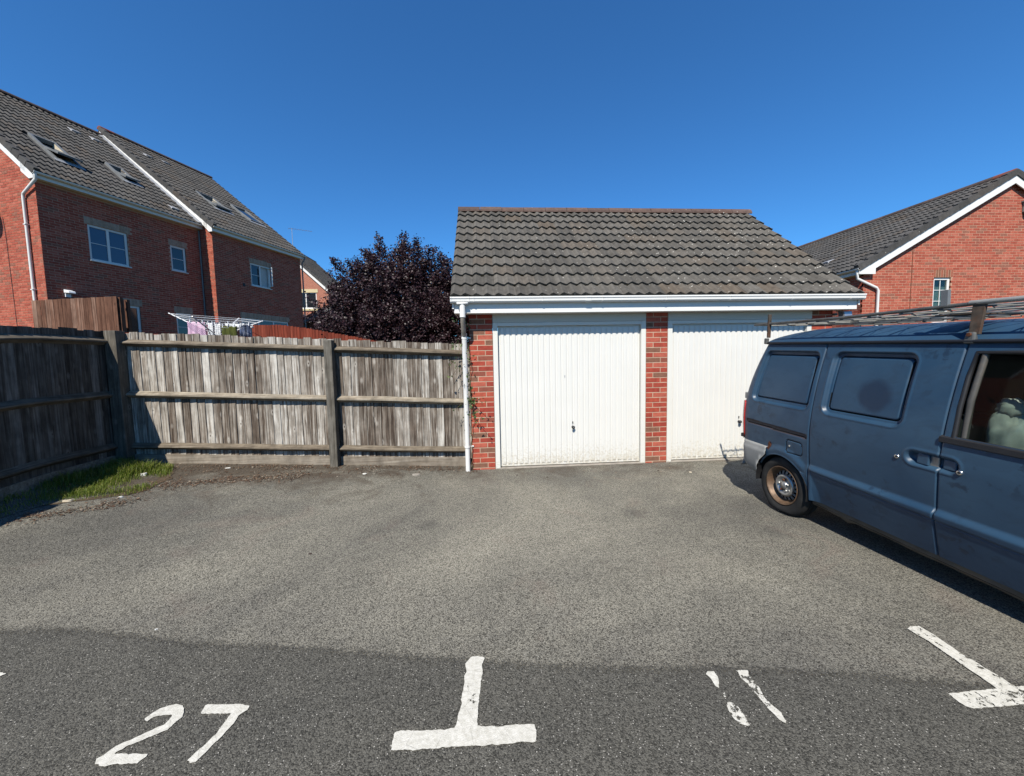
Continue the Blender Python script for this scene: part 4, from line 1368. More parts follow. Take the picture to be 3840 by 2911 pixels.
def make_house_far():
    loc, M = house_frame(4.55, 0.62)
    h = thing('house', 'taller red brick house with antenna, joined behind the house at the left edge', 'house', loc, -TH)
    zz = lambda z: z - BASE
    WT = zz(6.90)
    Lw = 4.47
    ops = [(1.62, 2.63, zz(5.06), zz(6.05)), (1.02, 3.52, zz(1.5), zz(3.62))]
    lin = [(1.58, 2.72, zz(6.05), zz(6.275)), (0.98, 3.56, zz(3.62), zz(3.845))]
    fn = wall_fn((0, 0, 0), (0, 1))
    wl = MB()
    skin(wl, Lw, -1.6, WT, ops, fn)
    wl.box(-9.9, -0.121, 0.003, Lw - 0.003, -1.6, WT)
    eav, rdg = (0.26, zz(7.05)), (-5.45, zz(11.60))
    k = (rdg[1] - eav[1]) / (eav[0] - rdg[0])
    gz = lambda x: eav[1] + (eav[0] - x) * k - 0.10
    wl.prism([(-0.121, -1.6), (0.0, -1.6), (0.0, WT), (-0.121, WT)], lambda p, q, t: (p, t, q), 0.0, 0.003)
    wl.prism([(0.0, WT), (-5.45, gz(-5.45)), (-10.9, WT)], lambda p, q, t: (p, t, q), 0.003, Lw - 0.003)
    wl.build('wall', 'mortar_house', h)
    items = brick_wall(h, M, lay_bricks(lambda z: 0.0, lambda z: Lw, -1.2, WT, ops + lin), (0, 0, 0), (0, 1), HB, 'brick_house', 0)
    right = lambda z: 0.0 if z < gz(0) else (-5.45 + (gz(-5.45) - z) / k)
    items += brick_wall(h, M, lay_bricks(lambda z: max(-2.2, -0.75 if z < WT else right(z) - 1.2), right, -1.2, gz(-5.45) - 0.3), (0, 0, 0), (1, 0), HB, 'brick_house', 0)
    pieces('brick', items, HB, 'brick_house', h, M, 300, above(2.4))
    for o in lin:
        soldier(h, SB, (0, 0, 0), (0, 1), o[0], o[1], o[2])
    W0 = ((0, 0, 0), (0, 1))
    add_window(h, *W0, *ops[0], 2, True, 'pane_dark', open_last=True)
    add_window(h, *W0, *ops[1], 3, False, door=True)
    ang = math.atan(k)
    org = (eav[0], -0.10, eav[1] - 0.04)
    tm = tile_mesh('tile', 'tile_house', 0.30, 0.345, 0.036)
    holes = [(1.45, 2.45, 2.25, 3.75), (3.15, 4.15, 2.25, 3.85)]
    _, T = roof_slope(h, M, tm, 'tile_house', org, 'Y', ang, 15, 21, 0.312, 0.345, holes=holes)
    L = math.hypot(eav[0] - rdg[0], rdg[1] - eav[1])
    P = lambda u, e_, hh: tuple(Vector(org) + T @ Vector((u, e_, hh)))
    dk = MB()
    for a, b, c, d in ((0, 1.5, 0, L), (1.5, 2.4, 0, 2.3), (1.5, 2.4, 3.65, L), (2.4, 3.2, 0, L), (3.2, 4.1, 0, 2.3), (3.2, 4.1, 3.75, L), (4.1, 4.66, 0, L)):
        dk.add([P(a, c, -0.012), P(b, c, -0.012), P(b, d, -0.012), P(a, d, -0.012)], [(0, 1, 2, 3)])
    dk.add([(-5.45, -0.1, rdg[1] - 0.06), (-5.45, 4.55, rdg[1] - 0.06), (-11.1, 4.55, eav[1]), (-11.1, -0.1, eav[1])], [(0, 1, 2, 3)])
    dk.build('roof_deck', 'tile_house', h)
    roof_window(h, T, org, 1.55, 2.35, 2.30, 3.65, R(9))
    roof_window(h, T, org, 3.25, 4.05, 2.30, 3.75, R(3))
    for u, d in ((0.95, 6.0), (1.75, 6.2)):
        tile_vent(h, T, org, u, d)
    ridge_y(h, rdg[0], rdg[1] + 0.03, -0.12, 4.56)
    MB().box(0.14, 0.165, -0.09, 4.55, zz(6.86), zz(7.04)).build('fascia', 'upvc_white', h, bevel=0.003)
    MB().box(0.004, 0.138, -0.09, 4.55, zz(6.865), zz(6.875)).build('soffit', 'upvc_white', h)
    MB().prism([(0.006, zz(6.83)), (0.17, zz(6.83)), (0.17, zz(7.05)), (-0.10, zz(7.28)), (-0.25, zz(7.28)), (-0.25, zz(7.1))], lambda p, q, t: (p, t, q), -0.118, -0.092).build('eaves_box_end', 'upvc_white', h)
    barge(h, -0.118, -0.092, (-0.05, eav[1] + 0.31 * k - 0.02), (rdg[0], rdg[1] - 0.02), 0.2)
    barge(h, 4.56, 4.585, (0.10, eav[1] + 0.16 * k - 0.02), (rdg[0], rdg[1] - 0.02), 0.16)
    verge(h, -0.10, (eav[0], eav[1] - 0.01), rdg, 0.345, 21, -1)
    half_gutter(h, 0.225, zz(7.03), -0.12, 4.60)
    MB().path([(0.225, 4.56, zz(6.98)), (0.22, 4.56, zz(6.88)), (0.05, 4.545, zz(6.66)), (0.05, 4.545, -1.2)], 0.034, 10).build('downpipe', 'frame_grey', h, smooth=True)
    # air brick
    MB().box(-0.02, 0.012, 1.19, 1.30, zz(4.95), zz(5.09)).build('air_brick', 'black_plastic', h)
    # television antenna
    an = thing('antenna', 'thin television antenna on the far roof verge of the taller left house', 'antenna', loc, -TH)
    MB().path([(-0.55, 4.66, zz(7.30)), (-0.55, 4.66, zz(8.52))], 0.014, 8).build('mast', 'aluminium', an)
    MB().path([(-0.64, 4.50, zz(8.48)), (-0.05, 5.50, zz(8.56))], 0.009, 6).build('boom', 'aluminium', an)
    bo = Vector((0.59, 1.0, 0.08))
    for k_ in range(9):
        p = Vector((-0.60, 4.57, zz(8.485))) + bo * (k_ / 9.0)
        q = Vector((-0.12, 0.07, 0)) * (1.4 - k_ * 0.07)
        MB().path([tuple(p - q), tuple(p + q)], 0.004, 5).build('element', 'aluminium', an)
    MB().path([(-0.55, 4.66, zz(7.62)), (-0.50, 4.58, zz(7.62))], 0.012, 6).build('bracket', 'frame_grey', an)


def far_brick():
    m = Mt('brick_far', 0.9, 0.2)
    v = m.vec(rand=False)
    sep = m.n('ShaderNodeSeparateXYZ', {0: v})
    u = m.math('ADD', sep.outputs[0], sep.outputs[1])
    cb = m.n('ShaderNodeCombineXYZ', {0: u, 1: sep.outputs[2]}).outputs[0]
    b = m.n('ShaderNodeTexBrick', {'Vector': cb, 'Color1': (0.40, 0.135, 0.085), 'Color2': (0.33, 0.10, 0.065), 'Mortar': (0.48, 0.30, 0.22), 'Scale': 1.0, 'Mortar Size': 0.009, 'Brick Width': 0.225, 'Row Height': 0.075, 'Bias': 0.0})
    m.col(b.outputs['Color'])
    MAT['brick_far'] = m.m


far_brick()


def make_house_background():
    O = (-11.75, 25.9, 2.2)
    h = thing('house', 'distant brick house with cream window lintel, between the plum tree and left houses', 'house', O)
    zz = lambda z: z - O[2]
    wl = MB()
    apx, ez = -4.2, zz(7.42)
    sl = 0.95
    az = ez + 4.2 * sl
    L = 8.4
    ops = [(L - 2.55, L - 0.92, zz(5.85), zz(7.06))]
    fn = wall_fn((-L, 0, 0), (1, 0))
    skin(wl, L, -2.0, ez - 0.001, ops, fn, 0.12)
    wl.prism([(-L, ez), (0, ez), (apx, az)], lambda p, q, t: (p, t, q), 0.0, 0.12)
    wl.box(-L, 0, 0.121, 8.0, -2.0, ez - 0.001)
    wl.build('wall', 'brick_far', h)
    add_window(h, (-L, 0, 0), (1, 0), *ops[0], 2, False)
    MB().box(-2.70, -0.80, -0.03, 0.05, zz(7.062), zz(7.33)).build('lintel', 'cream_stone', h, bevel=0.004)
    MB().box(-2.66, -0.84, -0.07, 0.05, zz(5.68), zz(5.815)).build('stone_sill', 'cream_stone', h, bevel=0.004)
    dk = MB()
    ang = math.atan(sl)
    dk.add([(0.3, -0.1, ez - 0.3 * sl + 0.02), (0.3, 8.2, ez - 0.3 * sl + 0.02), (apx, 8.2, az + 0.02), (apx, -0.1, az + 0.02), (-L - 0.3, -0.1, ez - 0.28), (-L - 0.3, 8.2, ez - 0.28)], [(0, 1, 2, 3), (3, 2, 5, 4)])
    dk.build('roof_deck', 'tile_house', h)
    tm = tile_mesh('tile', 'tile_house', 0.30, 0.345, 0.03)
    roof_slope(h, Matrix.Translation(O), tm, 'tile_house', (0.3, -0.1, ez - 0.3 * sl), 'Y', ang, 26, 18, 0.31, 0.345, limit=300)
    verge(h, -0.1, (0.3, ez - 0.3 * sl + 0.02), (apx, az), 0.345, 15, -1)
    barge(h, -0.13, -0.105, (0.22, ez - 0.22 * sl), (apx, az), 0.22)
    MB().box(0.05, 0.30, -0.16, 8.1, ez - 0.36, ez - 0.22).build('gutter', 'upvc_white', h, bevel=0.01)
    ridge_y(h, apx, az + 0.04, -0.1, 8.2)
    # the dark gabled roof of an outbuilding in front of it
    g = thing('outbuilding', 'dark roofed outbuilding half hidden by the plum tree', 'shed', (-8.6, 19.3, 1.5))
    MB().box(-2.6, 3.6, 0.15, 3.0, -0.6, 2.72).build('wall', 'wood_brown', g)
    MB().prism([(-2.9, 2.62), (0.5, 4.22), (3.9, 2.62)], lambda p, q, t: (p, t, q), -0.05, 3.2).build('roof', 'black_plastic', g)
    MB().prism([(-2.95, 2.40), (0.5, 4.02), (0.5, 3.84), (-2.95, 2.22)], lambda p, q, t: (p, t, q), -0.085, -0.055).build('bargeboard', 'frame_grey', g)
    b2 = thing('house', 'sliver of a far roof beyond the background house', 'house', (-8.0, 44.0, 2.5))
    MB().box(-4, 4, 0, 6, -3, 3.6).build('wall', 'brick_far', b2)
    MB().prism([(-0.3, 3.6), (6.3, 3.6), (3, 6.1)], lambda p, q, t: (t, p, q), -4.2, 4.2).build('roof', 'tile_house', b2)


def make_house_right():
    loc = (11.2, 4.94, -0.3)
    M = Matrix.Translation(loc)
    h = thing('house', 'red brick house at the right edge with white verge boards, behind the van', 'house', loc)
    zz = lambda z: z + 0.3
    WT = zz(3.86)
    eav, rdg = (-0.30, zz(4.02)), (4.47, zz(6.74))
    k = (rdg[1] - eav[1]) / (rdg[0] - eav[0])
    gz = lambda x: eav[1] + (x - eav[0]) * k - 0.08
    ops = [(2.22, 2.77, zz(2.45), zz(3.76))]
    lin = [(2.20, 2.83, zz(3.76), zz(3.985))]
    fn = wall_fn((0, 0, 0), (1, 0))
    wl = MB()
    skin(wl, 8.94, -0.6, WT, ops, fn)
    wl.box(0.003, 8.94, 0.121, 10.5, -0.6, WT)
    wl.prism([(0, WT), (0.0, gz(0)), (4.47, gz(4.47)), (8.94, gz(0)), (8.94, WT)], lambda p, q, t: (p, t, q), 0.0, 10.5)
    wl.box(0.0, 0.003, 0.0, 10.5, -0.6, WT)
    wl.build('wall', 'mortar_house', h)
    left = lambda z: 0.0 if z < gz(0) else (z + 0.08 - eav[1]) / k + eav[0]
    rght = lambda z: 8.94 - left(z)
    items = brick_wall(h, M, lay_bricks(left, rght, -0.3, gz(4.47) - 0.1, ops + lin), (0, 0, 0), (1, 0), HB, 'brick_house', 0)
    items += brick_wall(h, M, lay_bricks(lambda z: 6.5, lambda z: 10.5, -0.3, WT), (0, 10.5, 0), (0, -1), HB, 'brick_house', 0)
    items = [it for it in items]
    pieces('brick', items, HB, 'brick_house', h, M, 300, lambda P: P.z > 2.35)
    for o in lin:
        soldier(h, SBR, (0, 0, 0), (1, 0), o[0], o[1], o[2])
    wo_ = add_window(h, (0, 0, 0), (1, 0), *ops[0], 1, False, 'car_glass')
    W, H = 0.55, 1.31
    MB().box(0.06, W - 0.09, 0.075, 0.081, 0.06, H - 0.26).build('curtain', 'curtain', wo_)
    MB().box(0.06, W - 0.06, 0.117, 0.1195, 0.06, H - 0.06).build('dark_room', 'dark_void', wo_)
    for x in (W * 0.5,):
        MB().box(x - 0.008, x + 0.008, 0.050, 0.0615, 0.056, H - 0.056).build('glazing_bar', 'upvc_white', wo_)
    for z in (0.3, 0.62, 0.94):
        MB().box(0.056, W - 0.056, 0.051, 0.0612, z, z + 0.016).build('glazing_bar', 'upvc_white', wo_)
    # movement joint
    MB().box(1.492, 1.508, -0.0075, -0.0003, zz(1.6), zz(4.50)).build('movement_joint', 'rust', h)
    ang = math.atan(k)
    tm = tile_mesh('tile', 'tile_house', 0.30, 0.343, 0.036)
    # slope rising towards +X, eaves along -Y
    org = (eav[0], 9.95, eav[1] - 0.04)
    L = math.hypot(rdg[0] - eav[0], rdg[1] - eav[1])
    _, T = roof_slope(h, M, tm, 'tile_house', org, '-Y', ang, 33, 16, 0.303, 0.343)
    P = lambda u, e_, hh: tuple(Vector(org) + T @ Vector((u, e_, hh)))
    dk = MB()
    dk.add([P(0, 0, -0.012), P(10, 0, -0.012), P(10, L, -0.012), P(0, L, -0.012)], [(0, 1, 2, 3)])
    dk.add([(rdg[0], -0.1, rdg[1] - .05), (9.24, -0.1, eav[1] - .05), (9.24, 9.95, eav[1] - .05), (rdg[0], 9.95, rdg[1] - .05)], [(0, 1, 2, 3)])
    dk.build('roof_deck', 'tile_house', h)
    org2 = (2 * 4.47 - eav[0], -0.05, eav[1] - 0.04)
    roof_slope(h, M, tm, 'tile_house', org2, 'Y', ang, 33, 16, 0.303, 0.343, limit=0)
    tile_vent(h, T, org, 7.6, 1.35)
    ridge_y(h, rdg[0], rdg[1] + 0.03, -0.12, 9.95)
    verge(h, -0.10, (eav[0], eav[1]), rdg, 0.343, 16, -1)
    verge(h, -0.10, (8.94 - eav[0], eav[1]), rdg, 0.343, 16, -1)
    barge(h, -0.118, -0.092, (0.02, gz(0.02) + 0.06), (rdg[0], rdg[1] - 0.03), 0.17)
    barge(h, -0.118, -0.092, (8.9, gz(0.02) + 0.06), (rdg[0] + 0.001, rdg[1] - 0.03), 0.17)
    MB().prism([(0.02, gz(0.02) - 0.08), (4.47, gz(4.47) - 0.06), (4.47, gz(4.47) - 0.075), (0.02, gz(0.02) - 0.095)], lambda p, q, t: (p, t, q), -0.091, -0.006).build('verge_soffit', 'upvc_white', h)
    MB().prism([(-0.26, zz(3.84)), (0.24, zz(3.84)), (0.24, gz(0.24) + 0.03), (-0.26, zz(3.99))], lambda p, q, t: (p, t, q), -0.122, -0.0935).build('eaves_box_end', 'upvc_white', h)
    MB().box(-0.20, -0.178, -0.09, 9.9, zz(3.845), zz(4.0)).build('fascia', 'upvc_white', h, bevel=0.003)
    MB().box(-0.176, -0.004, -0.09, 9.9, zz(3.85), zz(3.86)).build('soffit', 'upvc_white', h)
    half_gutter(h, -0.258, zz(4.0), -0.14, 9.9)
    dp = MB().path([(-0.258, -0.05, zz(3.95)), (-0.25, -0.06, zz(3.72)), (0.36, -0.06, zz(3.46)), (0.41, -0.06, zz(3.38)), (0.41, -0.06, 0.0)], 0.037, 12).build('downpipe', 'upvc_white', h, smooth=True)
    MB().box(0.36, 0.46, -0.105, -0.006, zz(2.2), zz(2.225)).build('pipe_clip', 'upvc_white', dp)
    # security lamp high on the gable
    lm = MB().box(4.90, 5.06, -0.10, -0.006, zz(5.62), zz(5.90)).build('wall_lamp', 'bumper_grey', h, bevel=0.01)
    MB().box(4.86, 5.10, -0.16, -0.006, zz(5.905), zz(5.94)).build('hood', 'frame_grey', lm)
    MB().lathe([(0.0, -0.02), (0.045, 0.0), (0.045, 0.05), (0.0, 0.06)], lambda r_, t, a: (4.96 + r_ * math.cos(t), -0.06 + r_ * math.sin(t), zz(5.54) + a), 14).build('sensor', 'rust', lm)


make_house_near()
make_house_far()
make_house_background()
make_house_right()


# ================================================================== THE VAN
# local frame: X towards the front, Y inwards from the side that faces the bay, Z up
VFW = Vector((0.03313498, -0.99884138, -0.0348995))
VIN = Vector((0.99945022, 0.03315518, 0.0))
VUP = Vector((0.0011571, -0.03488031, 0.99939083))
VO = Vector((3.15, -2.03, 0.0))
VM = Matrix(((VFW.x, VIN.x, VUP.x, VO.x), (VFW.y, VIN.y, VUP.y, VO.y), (VFW.z, VIN.z, VUP.z, VO.z), (0, 0, 0, 1)))
VW = 1.66                                  # width of the body
AX, AZ, AR = -0.068, 0.285, 0.315          # rear wheel arch
FX = AX + 2.66                             # front axle


def inset(h):
    i = 0.0
    if h > 0.92:
        i += 0.130 * ((h - 0.92) / 0.80) ** 1.7
    elif h > 0.56:
        i += 0.026 * ((0.92 - h) / 0.36) ** 1.4
    else:
        i += 0.026 + 0.075 * ((0.56 - h) / 0.30) ** 1.1
    return i


def s_rear(h):
    return 0.0 if h < 1.05 else 0.17 * ((h - 1.05) / 0.69) ** 1.6


def rrect(s, h, s0, s1, h0, h1, r):
    cx, cz = (s0 + s1) / 2, (h0 + h1) / 2
    qx, qz = abs(s - cx) - (s1 - s0) / 2 + r, abs(h - cz) - (h1 - h0) / 2 + r
    return min(max(qx, qz), 0.0) + math.hypot(max(qx, 0), max(qz, 0)) - r


def groove(d, wd, depth):
    return depth * max(0.0, 1 - (d / wd) ** 2) if abs(d) < wd else 0.0


def skew(h, f):
    return f * (h - 1.1)


def side_y(s, h, detail=True):
    """distance inwards of the outer skin"""
    y = inset(h)
    if s < -0.52:
        y += 0.055 * ((-0.52 - s) / 0.14) ** 2.2
    if s > 2.35:
        y += 0.14 * ((s - 2.35) / 0.9) ** 2
    # wheel arch lips
    for cx in (AX, FX):
        r_ = math.hypot(s - cx, h - AZ)
        if h > 0.2 and r_ < 0.45:
            y -= 0.020 * smooth01((0.42 - r_) / 0.07)
            if h < 0.5:
                y -= (0.06 * ((0.5 - h) / 0.28) ** 1.3 + 0.01) * smooth01((0.37 - r_) / 0.05) * 0.6
    if not detail:
        return y
    # pressed panels where windows would be
    for (a, b, c, d_, r_) in ((-0.515, 0.205, 1.10, 1.645, 0.07), (0.335, 0.985, 1.098, 1.645, 0.075)):
        d = rrect(s - 0.012 * (h - 1.1), h, a, b, c, d_, r_)
        y += 0.032 * smooth01(-d / 0.020)
        y -= 0.004 * smooth01(1 - abs(d - 0.006) / 0.012)
        y += groove(d + 0.044, 0.007, 0.016)
        y -= 0.005 * smooth01((-d - 0.046) / 0.014)
    # door gaps
    if h > 0.26 and h < 1.715:
        y += groove(s - 0.245, 0.0068, 0.016)
        y += groove(s - 1.232, 0.0068, 0.016)
    # shoulder crease and the line under it
    w1 = smooth01((s - 0.20) / 0.10)
    if s < 0.26:
        w1 *= smooth01((math.hypot(s - AX, h - AZ) - AR) / 0.06)
    y -= 0.030 * w1 * smooth01((0.610 - h) / 0.050)
    if s > 0.285:
        hl = 0.542 - 0.0215 * (s - 0.285)
        y += groove(h - hl, 0.008, 0.010)
        y += 0.006 * smooth01((hl - h) / 0.02)
    # sliding-door track
    d = rrect(s, h + 0.017 * (s + 0.17), -0.565, 0.226, 0.836, 0.884, 0.02)
    y += 0.010 * smooth01(-d / 0.008)
    # fuel flap
    d = rrect(s, h, -0.005, 0.172, 0.650, 0.778, 0.03)
    y += groove(d, 0.006, 0.010)
    # handle bowls
    d = rrect(s, h, 1.035, 1.345, 0.866, 0.968, 0.050)
    y += 0.042 * smooth01(-d / 0.034)
    y -= 0.004 * smooth01(1 - abs(d - 0.008) / 0.014)
    return y


def van_region(s, h):
    hs = s - 0.245
    if h < 0.27:
        return 'body'
    if hs < 0:
        return 'body'
    if s < 1.232:
        return 'sliding_door'
    if s < 2.25 and h < 1.70:
        return 'front_door'
    return 'body'


def front_window(s, h):
    top = 1.650
    return rrect(s, h, 1.292, 2.28, 1.108, top, 0.03) if s < 2.0 else rrect(s + max(0, (h - 1.1)) * 0.5, h, 1.292, 2.28, 1.108, top, 0.03)


def make_van():
    van = thing('van', 'faded blue panel van with roof rack and rusty wheel, parked before the garage', 'van', mat=VM)
    # ---- detailed side
    cols = []
    s = -0.66
    while s < 1.80:
        cols.append(s)
        s += 0.0065
    while s < 3.23:
        cols.append(s)
        s += 0.0065 if s < 2.36 else 0.04
    cols.append(3.25)
    rows = []
    h = 0.212
    while h < 1.715:
        rows.append(h)
        h += 0.0066
    rows.append(1.718)

    def pos(s, h, det=True):
        t = max(0.0, (-0.30 - s) / 0.36)
        so = s + t * s_rear(h)
        if s > 2.1:                      # screen pillar leans back
            t2 = (s - 2.1) / 1.15
            so = s - t2 * max(0.0, h - 0.95) * 1.15
        return so, side_y(s, h, det), h

    nC = len(cols)
    P = [[pos(s, h) for s in cols] for h in rows]
    mats = ['van_paint', 'trim_maroon', 'dark_void']
    bag = {}
    for j in range(len(rows) - 1):
        hm = (rows[j] + rows[j + 1]) / 2
        for i in range(nC - 1):
            sm = (cols[i] + cols[i + 1]) / 2
            if math.hypot(sm - AX, hm - AZ) < AR or math.hypot(sm - FX, hm - AZ) < AR:
                continue
            if front_window(sm, hm) < 0:
                continue
            if sm < -0.258 and hm < 0.632:          # bumper corner sits here
                continue
            if hm < 0.268 and sm > 0.236:          # the sill takes over below the doors
                continue
            rg = van_region(sm, hm)
            b = bag.setdefault(rg, (MB(), {}))
            ids = []
            for jj, ii in ((j, i), (j, i + 1), (j + 1, i + 1), (j + 1, i)):
                key = (jj, ii)
                if key not in b[1]:
                    b[1][key] = len(b[0].v)
                    b[0].v.append(P[jj][ii])
                ids.append(b[1][key])
            b[0].f.append(tuple(ids))
            hq = hm + 0.017 * (sm + 0.17)
            tr = rrect(sm, hq, -0.565, 0.226, 0.836, 0.884, 0.02) < 0.001
            gap = 0.26 < hm < 1.715 and (abs(sm - 0.245) < 0.0034 or abs(sm - 1.232) < 0.0034)
            for (a, b2_, c, d_, r_) in ((-0.515, 0.205, 1.10, 1.645, 0.07), (0.335, 0.985, 1.098, 1.645, 0.075)):
                gap = gap or abs(rrect(sm - 0.012 * (hm - 1.1), hm, a, b2_, c, d_, r_) + 0.044) < 0.0045
            gap = gap or abs(rrect(sm, hm, -0.005, 0.172, 0.650, 0.778, 0.03)) < 0.0032
            b[0].mi.append(2 if gap or (tr and 0.842 < hq < 0.855 and sm > -0.54) else 1 if tr else 0)
    body_mb = bag['body'][0]
    parts = {}
    for rg in ('sliding_door', 'front_door'):
        parts[rg] = bag[rg][0].build(rg, mats, van, smooth=True)
    # ---- the rest of the body shell: roof, tail, far side, nose
    ns = 40
    rs = [-0.50 + (2.37 + 0.50) * i / ns for i in range(ns + 1)]
    nt = 24
    g = []
    for s in rs:
        drop = 0.045 * max(0.0, (-0.15 - s) / 0.35) ** 2 + 0.10 * max(0.0, (s - 1.75) / 0.5) ** 2
        row = []
        for k in range(nt + 1):
            t = -1 + 2 * k / nt
            yy = VW / 2 + t * (VW / 2 - 0.137)
            e = 1 - abs(t) ** 3.2
            hh = 1.722 + (0.150 - drop) * e + 0.02 * smooth01((abs(t) - .2) / .5) * 0
            sx = s - 0.02 * e * (1 if s < -0.4 else 0)
            row.append((sx, yy, hh))
        g.append(row)
    for i in range(ns):
        for k in range(nt):
            body_mb.add([g[i][k], g[i + 1][k], g[i + 1][k + 1], g[i][k + 1]], [(0, 1, 2, 3)])
    # far side (plain)
    fc = [-0.66 + 3.91 * i / 60 for i in range(61)]
    fr_ = [0.212 + 1.506 * j / 24 for j in range(25)]
    for j in range(24):
        for i in range(60):
            sm, hm = (fc[i] + fc[i + 1]) / 2, (fr_[j] + fr_[j + 1]) / 2
            if math.hypot(sm - AX, hm - AZ) < AR or math.hypot(sm - FX, hm - AZ) < AR:
                continue
            q = []
            for a, b_ in ((i, j), (i, j + 1), (i + 1, j + 1), (i + 1, j)):
                x, y, z = pos(fc[a], fr_[b_], False)
                q.append((x, VW - y, z))
            body_mb.add(q, [(0, 1, 2, 3)])
    # tail panel and nose, ruled between the two sides
    for edge in (-0.66, 3.25):
        prev = None
        for h in [(0.62 if edge < 0 else 0.30) + (1.098 if edge < 0 else 1.418) * j / 24 for j in range(25)]:
            x, y, z = pos(edge, h, False)
            row = []
            for k in range(13):
                t = -1 + 2 * k / 12
                bulge = (1 - t * t) * (0.05 if edge < 0 else -0.10)
                row.append((x - bulge, VW / 2 + t * (VW / 2 - y), z))
            if prev:
                for k in range(12):
                    q = [prev[k], prev[k + 1], row[k + 1], row[k]]
                    if edge > 0 and h > 1.08:
                        continue
                    body_mb.add(q if edge > 0 else q[::-1], [(0, 1, 2, 3)])
            prev = row
    me = body_mb.mesh('body', mats, True)
    bmx = bmesh.new()
    bmx.from_mesh(me)
    bmesh.ops.remove_doubles(bmx, verts=bmx.verts, dist=0.0004)
    bmx.to_mesh(me)
    bmx.free()
    body = ob('body', me, van)
    for p in me.polygons:
        p.use_smooth = True
    # windscreen and door glass
    ws_ = MB()
    hs = [1.03, 1.2, 1.35, 1.5, 1.62, 1.715]
    for a, b_ in zip(hs, hs[1:]):
        (xa, ya, _), (xb, yb_, _) = pos(3.25, a, False), pos(3.25, b_, False)
        for k in range(8):
            q = []
            for (x, y, h, kk) in ((xa, ya, a, k), (xa, ya, a, k + 1), (xb, yb_, b_, k + 1), (xb, yb_, b_, k)):
                t = -1 + 2 * kk / 8
                q.append((x + 0.09 * (1 - t * t), VW / 2 + t * (VW / 2 - y), h))
            ws_.add(q, [(0, 1, 2, 3)])
    ws_.build('windscreen', 'car_glass', van, smooth=True)
    MB().add([(-0.47 - 0.02, 0.25, 1.66), (-0.655, 0.2, 1.12), (-0.655, VW - 0.2, 1.12), (-0.49, VW - 0.25, 1.66)], [(0, 1, 2, 3)]).build('rear_window', 'pane_dark', van, loc=(-0.058, 0, 0))
    gl = MB()
    gs = [1.285, 1.5, 1.75, 2.05, 2.29]
    gh = [1.09, 1.2, 1.35, 1.5, 1.66]
    for j in range(4):
        for i in range(4):
            q = []
            for a, b_ in ((i, j), (i + 1, j), (i + 1, j + 1), (i, j + 1)):
                x, y, z = pos(gs[a], gh[b_], False)
                q.append((x, y + 0.022, z))
            gl.add(q, [(0, 1, 2, 3)])
    gl.build('window', 'car_glass', parts['front_door'], smooth=True)
    # rubber round the glass
    rub = MB()
    path = [(1.290, 1.10), (1.286, 1.30), (1.286, 1.50), (1.294, 1.652), (1.5, 1.655), (1.75, 1.652), (2.0, 1.648)]
    rub.path([(p, side_y(p, q, False) + 0.006, q) for p, q in path], 0.013, 8)
    rub.build('window_rubber', 'black_plastic', parts['front_door'], smooth=True)
    rub = MB()
    rub.path([(1.325, inset(1.12) + 0.03, 1.11), (1.32, inset(1.3) + 0.03, 1.35), (1.325, inset(1.6) + 0.03, 1.64)], 0.018, 8)
    rub.build('window_channel', 'sill_dark', parts['front_door'], smooth=True)
    bl = MB()
    n = 14
    vs = []
    for i in range(n + 1):
        p = 1.226 + 1.0 * i / n
        hb = 1.112 - 0.004 * i / n
        vs += [(p, inset(1.06) + 0.002, hb - 0.052), (p, inset(1.06) - 0.014, hb - 0.044), (p, inset(1.06) - 0.012, hb - 0.012), (p, inset(1.11) + 0.012, hb)]
    fs = [(i * 4 + k, i * 4 + 4 + k, i * 4 + 5 + k, i * 4 + 1 + k) for i in range(n) for k in range(3)] + [(0, 1, 2, 3)]
    bl.add(vs, fs).build('belt_moulding', 'black_plastic', parts['front_door'], smooth=False)
    # handles
    for nm, x0, x1, par in (('handle', 1.098, 1.172, parts['sliding_door']),):
        MB().hexa([(x0, 0.012, 0.880), (x1, 0.006, 0.880), (x1, 0.030, 0.880), (x0, 0.040, 0.880)], [(x0 + .004, 0.014, 0.956), (x1 + .004, 0.008, 0.956), (x1 + .004, 0.030, 0.956), (x0 + .004, 0.040, 0.956)]).build(nm, 'van_paint', par, bevel=0.007)
    MB().hexa([(1.245, 0.020, 0.882), (1.325, 0.008, 0.886), (1.325, 0.03, 0.886), (1.245, 0.04, 0.882)], [(1.245, 0.022, 0.954), (1.322, 0.012, 0.950), (1.322, 0.03, 0.950), (1.245, 0.04, 0.954)]).build('handle', 'van_paint', parts['front_door'], bevel=0.007)
    MB().box(1.135, 1.222, 0.024, 0.036, 0.882, 0.95).build('handle_plate', 'hub_steel', parts['sliding_door'], bevel=0.004)
    for x, z, par in ((0.986, 0.894, parts['sliding_door']), (1.352, 0.893, parts['front_door'])):
        y = side_y(x, z)
        lk = MB().lathe([(0.0, -0.004), (0.008, -0.008), (0.0145, -0.008), (0.0155, 0.004)], lambda r_, t, a: (x + r_ * math.cos(t), y + a, z + r_ * math.sin(t)), 16).build('lock', 'chrome', par, smooth=True)
        MB().lathe([(0.0, -0.0085), (0.007, -0.0085)], lambda r_, t, a: (x + r_ * math.cos(t), y + a, z + r_ * math.sin(t)), 10).build('keyhole', 'black_plastic', lk)
    yf = side_y(0.035, 0.71)
    MB().lathe([(0.0, -0.006), (0.009, -0.006), (0.011, 0.003)], lambda r_, t, a: (0.035 + r_ * math.cos(t), yf + a, 0.722 + r_ * math.sin(t)), 12).build('fuel_lock', 'chrome', body)
    # drip gutter along the roof edge
    dg = MB()
    n = 40
    pts = []
